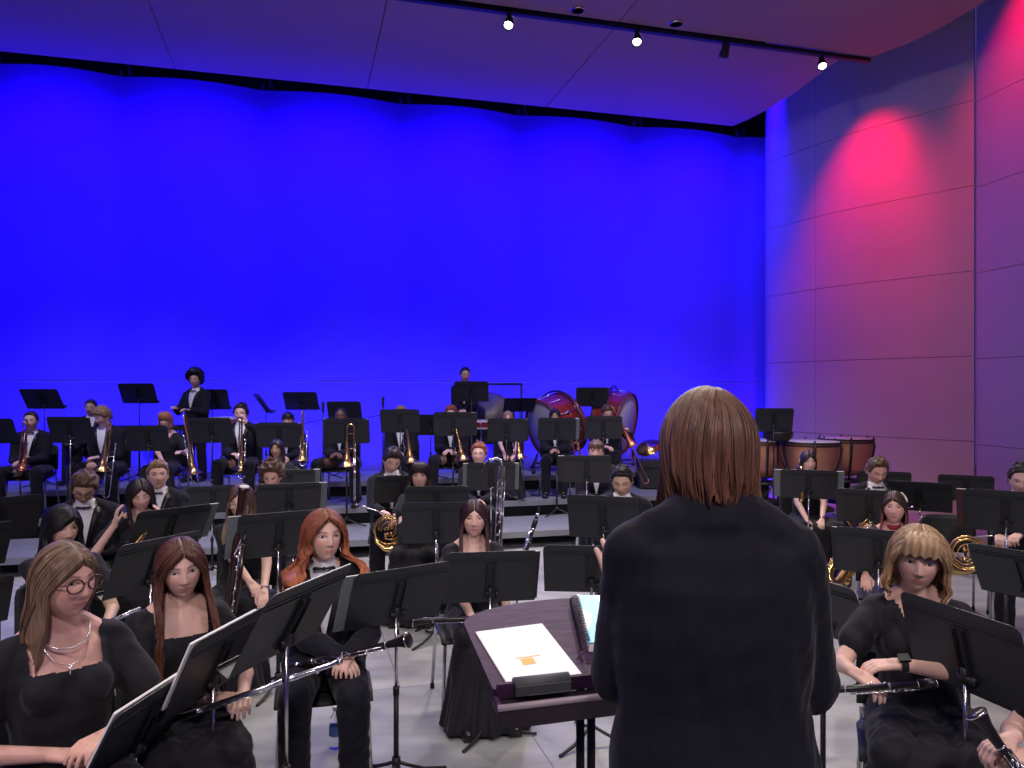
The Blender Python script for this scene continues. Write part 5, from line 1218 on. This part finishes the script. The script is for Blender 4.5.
# snare drum and cymbals
def snare(c, rad, dep, lab, sh):
    p = W(*c); fz = floor_z(p.x, p.y)-p.z; e = empty('snare_drum', p); tag(e, lab, 'drum')
    g = G(); g.add(lathe([(rad, -dep), (rad, 0)], 30, close=False)); build('shell', g, sh, e); g = G(); g.add(lathe([(0, 0), (rad*.98, 0), (rad*1.03, -.01), (rad*1.03, -.03)], 30, close=False)); g.add(lathe([(0, -dep), (rad*1.03, -dep), (rad*1.03, -dep+.03)], 30, close=False)); build('drum_head', g, DWH, e)
    g = G()
    for k in range(8): a = k*PI/4; g.add(tube([(rad*1.04*math.cos(a), rad*1.04*math.sin(a), -dep), (rad*1.04*math.cos(a), rad*1.04*math.sin(a), 0)], .006, 6))
    build('tension_rod', g, CHR, e); g = G(); g.add(tube([(0, 0, -dep), (0, 0, fz+.3)], .012, 8))
    for k in range(3): g.add(tube([(0, 0, fz+.35), (.28*math.cos(k*2.1), .28*math.sin(k*2.1), fz+.01)], .009, 8))
    build('stand', g, CHR, e)
snare((481, 420, 11.9), .17, .14, 'small red drum below the gong beside the desks', DRED)
snare((222, 417, 10.9), .20, .16, 'brown drum beside the standing player with a cloud of hair', mat('tan_drum_shell', (.30, .13, .06), .4))
def cymbal(c, lab, tilt):
    p = W(*c); fz = floor_z(p.x, p.y)-p.z; e = empty('cymbal', p); tag(e, lab, 'cymbal')
    g = G(); g.add(lathe([(0, .03), (.03, .028), (.05, .01), (.20, -.012), (.20, -.015), (.05, .006), (0, .02)], 34), M=np.array(Matrix.Rotation(R(tilt), 4, 'Y') @ Matrix.Rotation(R(30), 4, 'X'))); build('plate', g, BRASS, e)
    g = G(); g.add(tube([(0, 0, .06), (0, 0, fz+.3)], .010, 8))
    for k in range(3): g.add(tube([(0, 0, fz+.4), (.25*math.cos(k*2.1), .25*math.sin(k*2.1), fz+.01)], .008, 8))
    build('stand', g, CHR, e)
cymbal((648, 447, 12.2), 'single brass cymbal on a stand left of the conductor head', -25)
# long mallet instrument behind the brass row
def marimba(c, w, lab, yaw):
    p = W(*c); fz = floor_z(p.x, p.y); e = empty('marimba', (p.x, p.y, fz), yaw); h = p.z-fz; tag(e, lab, 'marimba'); g = G()
    for k in range(30): x = -w/2+w*(k+.5)/30; g.add(box((x, 0, h), (w/30*.86, .40-.006*k, .018)), smooth=False)
    build('tone_bars', g, BWOOD, e); g = G()
    for k in range(30): x = -w/2+w*(k+.5)/30; g.add(tube([(x, 0, h-.03), (x, 0, h-.50+.012*k)], .016, 8))
    build('resonators', g, BRASS, e); g = G()
    for y in (-.24, .24): g.add(box((0, y, h-.03), (w+.06, .03, .06)), smooth=False)
    for x in (-w/2, w/2): g.add(box((x, 0, h/2), (.04, .42, h-.06)), smooth=False); g.add(box((x, 0, .04), (.05, .7, .06)), smooth=False)
    build('frame', g, BLK2, e)
marimba((128, 426, 10.7), 1.5, 'long wooden marimba behind the ginger-fringed player', ST)
# microphones
for px, y, d, lab in ((323, 410, 11.0, 'thin microphone stand left of the cropped black hair'), (383, 405, 11.1, 'thin microphone stand beside the light-haired player')):
    p = W(px, y, d); fz = floor_z(p.x, p.y); e = empty('microphone_stand', (p.x, p.y, fz)); h = p.z-fz; tag(e, lab, 'microphone stand')
    g = G(); g.add(tube([(0, 0, .02), (0, 0, h)], .009, 8)); build('pole', g, BLK2, e); g = G(); g.add(tube([(-.3, -.05, h-.2), (.35, 0, h-.06)], .006, 6)); build('boom', g, BLK2, e)
    g = G(); g.add(capsule((0, 0, h-.02), (0, 0, h+.10), .018, .022)); build('microphone', g, BLK2, e)
    for k in range(3): g = G(); g.add(tube([(0, 0, .12), (.28*math.cos(k*2.1), .28*math.sin(k*2.1), .012)], .008, 8)); build('leg', g, BLK2, e)
# small case and water bottle
p = W(650, 482, 11.6); g = G(); g.add(box((0, 0, .22), (.36, .34, .40)), smooth=False); g.add(tube([(-.12, -.175, .30), (-.12, -.19, .34), (.12, -.19, .34), (.12, -.175, .30)], .008, 8)); e = build('speaker_case', g, PLA, loc=(p.x, p.y, floor_z(p.x, p.y))); tag(e, 'black box case on the riser left of the conductor hair', 'case')
p = (-.93, 4.05); e = empty('water_bottle', (p[0], p[1], 0)); tag(e, 'clear plastic water bottle on the floor by the red-haired player', 'water bottle')
g = G(); g.add(lathe([(.0, .002), (.030, .002), (.033, .01), (.033, .13), (.026, .16), (.012, .185), (.012, .20)], 20)); build('bottle', g, mat('clear_plastic', (.9, .93, .97), .05, trans=1, ior=1.3), e)
g = G(); g.add(lathe([(.0, .198), (.0145, .198), (.0145, .218), (0, .218)], 16)); build('cap', g, SHIRT, e); g = G(); g.add(lathe([(.0335, .07), (.0335, .12)], 20, close=False)); build('label_band', g, mat('blue_label', (.08, .16, .5), .5), e)
# ================================================================ conductor desk
PURP = mat('stained_desk_wood', (.045, .020, .050), .5, var=.5, vscale=9, stretch=(1, 6, 1), spec=.12)
cd = empty('conductor_desk'); tag(cd, 'dark stained wooden conductor desk with arched top on a double post', 'conductor desk')
A_ = Matrix.Translation((.300, 2.36, 1.008)) @ Matrix.Rotation(R(16), 4, 'Z'); T_ = A_ @ Matrix.Rotation(R(11), 4, 'X')
CDW = .74; top = [(-CDW/2, 0), (CDW/2, 0), (CDW/2, .40)]+[(CDW/2*math.cos(a), .40+.13*math.sin(a)) for a in np.linspace(.05, PI-.05, 18)]+[(-CDW/2, .40)]
g = G(); g.add(prism_xy(top, -.018, 0), smooth=False); link('desk_top', g.mesh('desk_top', PURP), cd, M=T_)
g = G(); g.add(box((0, -.030, -.012), (CDW, .06, .016)), smooth=False); link('pencil_ledge', g.mesh('pencil_ledge', mat('dark_laminate', (.03, .022, .028), .35)), cd, M=T_ @ Matrix.Translation((0, 0, -.03)))
g = G(); g.add(box((0, -.004, -.004), (CDW-.02, .012, .045)), smooth=False); link('lip_strip', g.mesh('lip_strip', PURP), cd, M=T_)
fr = [(-CDW/2, 0), (CDW/2, 0), (CDW/2, -.05)]+[(CDW/2-.05+.0*k, -.058) for k in (0,)]+[(-CDW/2+.05, -.058), (-CDW/2+.012, -.045)]
g = G(); g.add(prism_xz(fr, -.068, -.058), smooth=False); link('front_panel', g.mesh('front_panel', mat('dark_laminate', (.03, .022, .028), .35)), cd, M=T_ @ Matrix.Translation((0, 0, -.03)))
g = G(); g.add(tube([(-CDW/2, -.063, -.022), (CDW/2, -.063, -.022)], .010, 10)); link('edge_bead', g.mesh('edge_bead', mat('bright_edge', (.30, .24, .27), .3)), cd, M=T_)
for sx in (-1, 1):
    g = G(); g.add(box((sx*(CDW/2-.008), -.025, -.045), (.014, .08, .05)), smooth=False); link('side_panel', g.mesh('side_panel', PURP), cd, M=T_)
pc = T_ @ Vector((0, .20, -.02)); po = Matrix.Translation((pc.x, pc.y, 0)) @ Matrix.Rotation(R(20), 4, 'Z')
for sx in (-1, 1): g = G(); g.add(tube([(sx*.020, 0, .10), (sx*.020, 0, pc.z-.02)], .014, 12)); link('post', g.mesh('post', BLK2), cd, M=po)
g = G(); g.add(box((0, 0, pc.z-.05), (.26, .20, .02)), smooth=False); link('mounting_plate', g.mesh('mounting_plate', BLK2), cd, M=po)
for k in range(4): g = G(); g.add(tube([(.03, 0, .10), (.16, 0, .07), (.34, 0, .02)], [.022, .020, .018], 10)); g.add(ball((.345, 0, .02), .022, 10, 6)); link('foot', g.mesh('foot', BLK2), cd, M=po @ Matrix.Rotation(R(45+90*k), 4, 'Z'))
def onD(x, y, z=.0, a=0): return T_ @ Matrix.Translation((x, y, z)) @ Matrix.Rotation(R(a), 4, 'Z')
g = G(); g.add(box((0, 0, .003), (.24, .33, .006)), smooth=False); o = build('sheet_music', g, mat('bright_paper', (.86, .86, .84), .7)); o.matrix_world = onD(-.215, .175, 0, 4); tag(o, 'open white score sheets lying on the conductor desk', 'sheet music')
g = G(); rs_ = random.Random(4)
g = G(); g.add(box((-.015, -.055, .0068), (.042, .035, .0006)), smooth=False); g.add(box((-.005, -.03, .0068), (.08, .004, .0006)), smooth=False); build('yellow_mark', g, mat('yellow_highlight', (.75, .50, .16), .8), o)
g = G(); g.add(box((0, 0, .016), (.17, .050, .030)), smooth=False); g.add(tube([(-.085, .0, .024), (.085, .0, .024)], .022, 14)); o = build('eraser_block', g, mat('grey_rubber', (.05, .055, .06), .6)); o.matrix_world = onD(-.225, -.012, -.01, 0); tag(o, 'dark grey padded bar lying on the ledge of the conductor desk', 'page holder')
e = empty('score_book'); tag(e, 'thick ring-bound score with blue and white cover, under the conductor arm', 'book'); e.matrix_world = onD(.15, .28, 0, -14)
g = G(); g.add(box((0, 0, .018), (.25, .34, .030)), smooth=False); build('page_block', g, PAPER, e)
bm_ = mat('blue_white_cover', (.05, .42, .62), .35)
nt = bm_.node_tree; N_ = nt.nodes; tc = N_.new('ShaderNodeTexCoord'); nz = N_.new('ShaderNodeTexWave'); nz.inputs['Scale'].default_value = 3.2; nz.inputs['Distortion'].default_value = 9; nz.inputs['Detail'].default_value = 2; cr = N_.new('ShaderNodeValToRGB'); cr.color_ramp.elements[0].position = .52; cr.color_ramp.elements[0].color = (.04, .40, .62, 1); cr.color_ramp.elements[1].position = .60; cr.color_ramp.elements[1].color = (.8, .85, .88, 1)
nt.links.new(tc.outputs['Object'], nz.inputs['Vector']); nt.links.new(nz.outputs['Fac'], cr.inputs['Fac']); nt.links.new(cr.outputs['Color'], N_['Principled BSDF'].inputs['Base Color'])
g = G(); g.add(box((0, 0, .0355), (.255, .345, .003)), smooth=False); build('cover', g, bm_, e)
g = G()
for k in range(30): g.add(ring((-.132, -.16+k*.011, .018), .022, .0016, 12, 'y'))
build('spiral_binding', g, BLK2, e)
e = empty('glasses'); tag(e, 'folded dark-framed glasses lying on the conductor desk', 'glasses'); e.matrix_world = onD(.015, .085, .004, 62)
for sx in (-1, 1): g = G(); g.add(ring((sx*.032, 0, .022), .024, .0024, 20)); build('rim', g, TORT, e)
g = G(); g.add(tube([(-.009, 0, .026), (.009, 0, .026)], .0022, 6)); build('bridge', g, TORT, e)
for sx in (-1, 1): g = G(); g.add(tube([(sx*.056, 0, .028), (sx*.058, .05, .012), (-sx*.03, .085, .004)], .0022, 6)); build('temple', g, TORT, e)
# ---------------------------------------------------------------- jewellery and small things on people
def onhead(key, g, name, m): v = PP[key]; return build(name, g, m, v['obj'], M=Matrix(v['Mh']))
def ontorso(key, g, name, m): v = PP[key]; return build(name, g, m, v['obj'], M=Matrix(v['Mt']))
a = np.linspace(-1, 1, 31); g = G(); g.add(tube([(.074*math.sin(x*1.5), -.062*math.cos(x*1.5)-.022-.01*(1-x*x), .46-.052*(1-x*x)) for x in a], .0022, 6))
for x in a: g.add(ball((.074*math.sin(x*1.5), -.062*math.cos(x*1.5)-.023-.01*(1-x*x), .46-.052*(1-x*x)), .0036, 8, 5))
ontorso('p1', g, 'chain_necklace', SILV)
g = G(); g.add(tube([(.070*math.sin(x*1.4), -.062*math.cos(x*1.4)-.030-.012*(1-x*x), .455-.095*(1-x*x)) for x in a], .0012, 6)); g.add(tube([(0, -.108, .360), (0, -.112, .330)], [.004, .0035], 8)); ontorso('p1', g, 'pendant_necklace', SILV)
for key, z in (('p1', -.045), ('p3', -.06), ('p22', -.045)):
    for sx in (-1, 1):
        g = G(); g.add(ball((sx*.082, .008, z), .0045, 8, 6))
        if key != 'p22': g.add(tube([(sx*.083, .008, z), (sx*.083, .008, z-.022)], [.0015, .004], 6))
        onhead(key, g, 'earring', SILV)
g = G()
for k in range(7): g.add(ball((.084-.0009*k*k, .022+.002*k, .045+.010*k), .0075, 8, 6))
onhead('p22', g, 'pearl_hair_clip', mat('pearl', (.8, .78, .74), .25))
g = G(); g.add(loft([((0, .01, .44), .062, .060), ((0, .008, .475), .058, .060)], 24)); ontorso('p22', g, 'red_collar', mat('wine_red_cloth', (.25, .012, .04), .7))
v = PP['p5']; inv = v['root'].inverted()
def wristband(key, hand, m, name, wd=.010, rr=.029, face=None):
    v = PP[key]; s_ = v['root'].inverted(); w_ = np.array(s_ @ v[hand]); d_ = v['hd'][hand]; g = G(); g.add(tube([w_-d_*(.018+wd), w_-d_*(.018-wd)], rr, 18)); o = build(name, g, m, v['obj'])
    if face:
        up = nrm(np.array([0, -.5, .85])-d_*np.dot(d_, [0, -.5, .85])); q = w_-d_*.018+up*(rr+.002); X = nrm(np.cross(up, d_)); M = np.eye(4); M[:3, 0] = X; M[:3, 1] = d_; M[:3, 2] = up; M[:3, 3] = q
        g = G(); g.add(box((0, 0, 0), (.032, .038, .010)), smooth=False); build('watch_case', g, SATIN, o, M=Matrix(M))
wristband('p5', 'l', RUB, 'wristwatch', .011, .0275, True)
wristband('p11', 'l', SILV, 'bracelet', .004, .027)
wristband('p20', 'l', SILV, 'bracelet', .006, .027)
